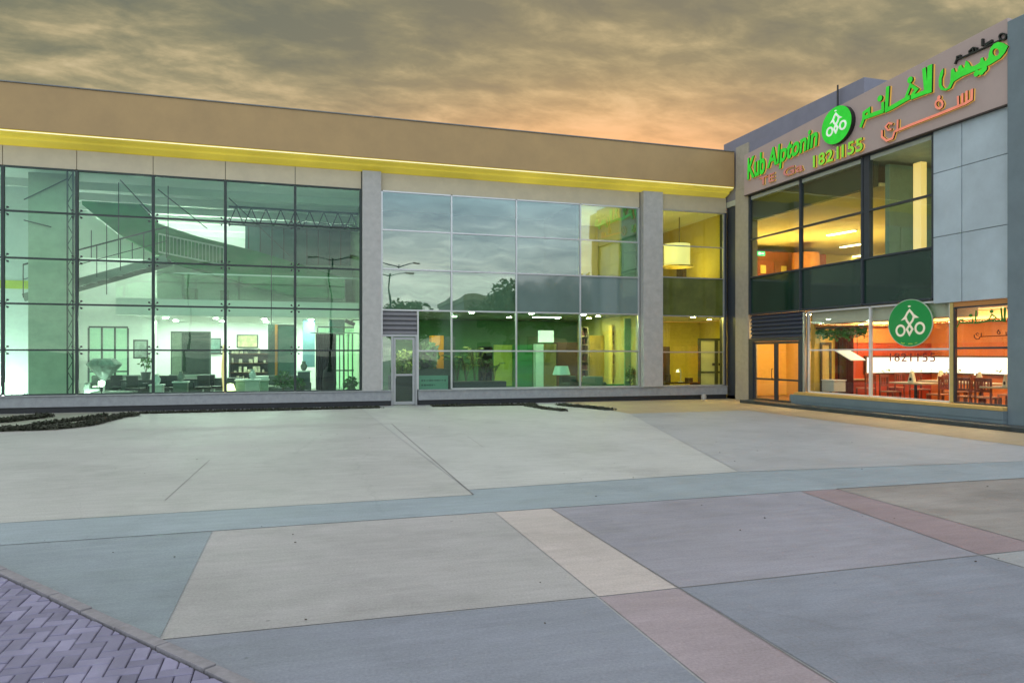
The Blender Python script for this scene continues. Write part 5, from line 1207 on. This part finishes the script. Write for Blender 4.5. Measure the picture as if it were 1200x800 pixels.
# left corner: door, curtain, cupboard, leafy garland and tilted panel standing in for reflections
(xa, zt) = LP(961, 401, -4.44); xb = LP(974, 401, -4.44)[0]
t = thing('inner_doorway', 'brown framed doorway in the golden wall at the left of the dining room', 'doorway', ((xa+xb)/2,-4.45,RZ))
m = MB(); m.box(xa,xa+.07,-4.47,-4.425,RZ,zt); m.box(xb-.07,xb,-4.47,-4.425,RZ,zt); m.box(xa+.07,xb-.07,-4.47,-4.425,zt-.08,zt); m.build('frame', wood_d, t)
m = MB(); m.box(xa+.07,xb-.07,-4.44,-4.423,RZ,zt-.08); m.build('leaf', mat('amber door leaf', (0.75,0.5,0.14), 0.6), t)
ya, yb = 1.08, 1.62
t = thing('curtain', 'dark red floor length curtain in the left part of the dining room', 'curtain', (1.35,-4.55,RZ))
m = MB(); n = 36; zt = 2.55
for k in range(n+1):
    u = ya+(yb-ya)*k/n; yy = -4.55+.04*math.sin(k*1.0)
    m.v += [(u,yy,RZ+.02),(u,yy,zt),(u,yy+.02,RZ+.02),(u,yy+.02,zt)]
for k in range(n): m.f += [(4*k,4*k+4,4*k+5,4*k+1),(4*k+2,4*k+3,4*k+7,4*k+6),(4*k+1,4*k+5,4*k+7,4*k+3)]; m.mi += [0]*3
m.build('cloth', mat('dark red cloth', (0.10,0.012,0.012), 0.85, var=0.2), t, smooth=True)
m = MB(); m.cyl((ya-.05,-4.55,zt),(yb+.05,-4.55,zt), .02); m.build('rail', silver, t)
t, b_ = flat_r('cupboard', 'low pale grey cupboard inside the left end of the shop window', 'cupboard', (953,977,445,459), .5, .95, mat('pale grey laminate', (0.5,0.5,0.44), 0.4, var=0.04), 'body')
m = MB(); m.box(.47, .98, b_[0]-.02, b_[1]+.02, b_[3]+.001, b_[3]+.03); m.build('top', W_int, t, bevel=.004)
m = MB(); ya, za = RP(948, 378, .35); yb, _ = RP(1013, 378, .35)
for k in range(24):
    u = ya+(yb-ya)*(k+.5)/24; dz = rnd.uniform(.10,.24); m.leaves((.4,u,2.36-dz*.35), (.12,.09,dz), 26, .12)
t = thing('leafy_sign_reflection', 'leafy green garland imitating the mirrored sign letters in the left shop window', 'plant', (.4,(ya+yb)/2,2.58))
m.build('foliage', mat('green reflection leaves', (0.06,0.20,0.03), 0.5, var=0.5, scale=12), t, fix=False)  # leaves stand in for green sign letters mirrored in the glass
m = MB(); m.box(.30,.50,yb,ya,2.44,2.50); m.build('trough', wood_d, t)
m = MB(); m.cyl((.4,yb+.2,2.5),(.4,yb+.2,2.6),.01,n=6); m.cyl((.4,ya-.2,2.5),(.4,ya-.2,2.6),.01,n=6); m.build('hanger', black_m, t)
yc, zc = RP(996, 416, .9)
t = thing('reflection_board', 'tilted glowing white panel imitating a ceiling light reflection in the left shop window', 'board', (.9,yc,zc))
m = MB(); m.rbox((.9,yc,zc), (.55,.75,.03), Matrix.Rotation(.42,3,'X').to_quaternion()); m.build('board', mat('glowing white panel', (0.8,0.8,0.74), 0.5, var=0.02, emit=(1,1,.9), estr=.25), t)  # pale glow stands in for a ceiling light reflected in the glass
m = MB(); m.cyl((.9,yc-.3,zc),(.9,yc-.3,2.59),.008,n=6); m.cyl((.9,yc+.3,zc),(.9,yc+.3,2.59),.008,n=6); m.build('wire', black_m, t)
x, y, _ = ra(990, 2.5); potted('potted_plant', 'small hanging leaved plant in front of the dark red curtain', (x,y,RZ), 1.5, .14, black_m, leaf_m, 90)
m = MB(); q = RP(1143,440,3.4); t = thing('candle_lamp', 'small glowing candle lamp under the lit panel behind the window lettering', 'lamp', (4.9,RP(1143,440,4.9)[0],RP(1143,440,4.9)[1]))
yq, zq = RP(1143,442,4.9); m.lathe([(.03,-.12),(.05,0),(.03,.12)], (4.9,yq,zq), 12); m.build('bulb', lamp('candle glow', (1,.85,.5), 4), t, smooth=True)
m = MB(); m.box(4.9,5.0,yq-.02,yq+.02,zq-.02,zq+.02); m.build('bracket', black_m, t)

# ================================================================ PLANTING BEDS BY THE FACADE
gravel = paving('bed gravel', (0.30,0.30,0.24), var=0.2)
bed = [(-26,-0.3),(-19.7,-0.3),(-19.75,-1.9),(-20.05,-4.9),(-20.6,-5.5),(-21.6,-5.55),(-26,-5.4)]
sheet('planting_bed', bed, 0.004, gravel)
def low_hedge(name, label, pts, w, h, n, cat='hedge', group='low hedges along the glass facade'):
    m = MB(); P = [Vector((*p,0)) for p in pts]; ls = [(b-a).length for a, b in zip(P, P[1:])]; tot = sum(ls)
    for _ in range(n):
        d = rnd.uniform(0, tot)
        for (a, b), l in zip(zip(P, P[1:]), ls):
            if d <= l: break
            d -= l
        c = a.lerp(b, d/l); k = rnd.random()
        m.leaves((c.x+rnd.uniform(-w,w)*.5, c.y+rnd.uniform(-w,w)*.5, h*(.15+.7*k)), (.05,.05,.03), 3, .07)
    t = thing(name, label, cat, (P[0].x, P[0].y, 0), group); m.build('foliage', hedge_m, t, fix=False)
    s = MB()
    for k in range(int(tot/.35)):
        d = (k+.5)*.35
        for (a, b), l in zip(zip(P, P[1:]), ls):
            if d <= l: break
            d -= l
        c = a.lerp(b, min(1, d/l)); s.cyl((c.x,c.y,0),(c.x+rnd.uniform(-.05,.05),c.y+rnd.uniform(-.05,.05),h*.6), .012, n=5)
    s.build('stem', bark_m, t); return t
g1, g2, g3 = GP(0,505), GP(60,503), GP(100,502)
low_hedge('low_hedge', 'dark low hedge curving along the front edge of the left planting bed', [(-23.5,-5.3),(-21.6,-5.35),(-20.6,-5.3),(-20.1,-4.6),(-19.85,-2.4),(-19.6,-1.9)], .28, .11, 1700)
low_hedge('low_hedge', 'short dark hedge strip slanting across the left planting bed', [(-23.4,-4.3),(-22.2,-3.0),(-21.7,-1.7)], .3, .12, 1100)
low_hedge('low_hedge', 'thin dark hedge line through the gravel right of the slanting strip', [(-21.3,-4.4),(-20.6,-3.0),(-20.3,-1.9)], .14, .09, 450)
low_hedge('low_hedge', 'dark ground hedge along the plinth between the left bed and the silver door', [(-19.6,-1.2),(-17,-1.15),(-14.6,-1.1),(-13.0,-1.05)], .2, .05, 1500)
low_hedge('low_hedge', 'dark ground hedge under the centre bay right of the silver door', [(-11.3,-1.0),(-10,-1.05),(-8.0,-1.3)], .22, .06, 900)
low_hedge('low_hedge', 'loose dark hedge strip on the paving below the lamp window', [(-8.4,-1.6),(-8.3,-3.0),(-8.0,-3.9)], .2, .06, 420)
low_hedge('low_hedge', 'loose dark hedge strip on the paving below the last centre bay pane', [(-7.3,-1.6),(-6.9,-2.8),(-6.6,-4.0)], .26, .07, 600)
t = thing('ground_spotlight', 'small clear ground spotlight by the plinth near the double door', 'spotlight', (-1.25,-0.45,0))
m = MB(); m.lathe([(.09,0),(.10,.12),(.07,.2),(.0,.2)], (-1.25,-.45,0), 16); m.build('body', mat('grey translucent housing', (0.4,0.38,0.33), 0.3), t, smooth=True)

# ================================================================ ACROSS THE PLAZA (seen mirrored in the glazing)
nb = thing('neighbour_building', 'long pale two storey block across the plaza, mirrored in the centre bay glass', 'building', (24, -75, 0))
m = MB(); m.box(6, 42, -84, -70, 0, 9.5); m.build('wall', mat('pale render', (0.42,0.44,0.42), 0.7, var=0.1), nb)
m = MB(); m.box(5.8, 42.2, -84.2, -69.8, 9.5, 10.1); m.build('parapet', conc_wall, nb)
for k in range(9):
    for z in (1.2, 5.4):
        m = MB(); m.box(8+k*3.7, 10.4+k*3.7, -69.99, -69.9, z, z+2.4); m.build('window', mat('dark window glass', (0.02,0.03,0.035), 0.08), nb)
def tree(label, x, y, h, r, n=2600):
    t = thing('tree', label, 'tree', (x,y,0), 'trees across the plaza'); m = MB()
    m.cyl((x,y,0),(x+.2,y,h*.45), .28, .18, 10)
    for k in range(7):
        a = k*.9; m.cyl((x+.15,y,h*(.3+.03*k)),(x+r*.6*math.cos(a),y+r*.6*math.sin(a),h*(.55+.04*k)), .10, .03, 6)
    m.build('trunk', bark_m, t); f = MB()
    for k in range(22):
        a = rnd.uniform(0,6.28); q = rnd.random()**.5*r*.8
        f.leaves((x+q*math.cos(a), y+q*math.sin(a), h*rnd.uniform(.48,.92)), (r*.36,r*.36,r*.26), n//22, .5)
    f.build('crown', mat('pale green leaves', (0.15,0.18,0.065), 0.6, var=0.45, scale=2), t, fix=False)  # leaf colour lightened for paler crowns
for a in (('tall dense tree across the plaza, mirrored right of the centre bay middle', 8, -56, 10.5, 4.5), ('wide tree next to the tall one across the plaza', 15, -60, 11.5, 5.5), ('lower tree at the left of the row across the plaza', 0, -70, 9, 4.2), ('far right tree of the row across the plaza', 22, -60, 12, 5)): tree(*a)
def street_lamp(label, x, y, h):
    t = thing('street_lamp', label, 'street lamp', (x,y,0), 'street lamps across the plaza')
    m = MB(); m.cyl((x,y,0),(x,y,h), .10, .06, 10); m.cyl((x,y,0),(x,y,.5), .16, .14, 10); m.build('pole', dk_alu, t)
    for s in (-1,1):
        m = MB(); m.cyl((x,y,h-.2),(x+s*1.4,y,h+.1), .04, .03, 8); m.build('arm', dk_alu, t)
        m = MB(); m.rbox((x+s*1.7,y,h+.1), (.8,.3,.14), 0); m.build('lamp_head', white_alu, t, bevel=.02)
for a in (('street lamp mirrored in the left columns of the centre bay', -12.5, -36, 9), ('street lamp mirrored in the second column of the centre bay', -7.0, -40, 9), ('street lamp farthest left across the plaza', -24, -44, 9)): street_lamp(*a)
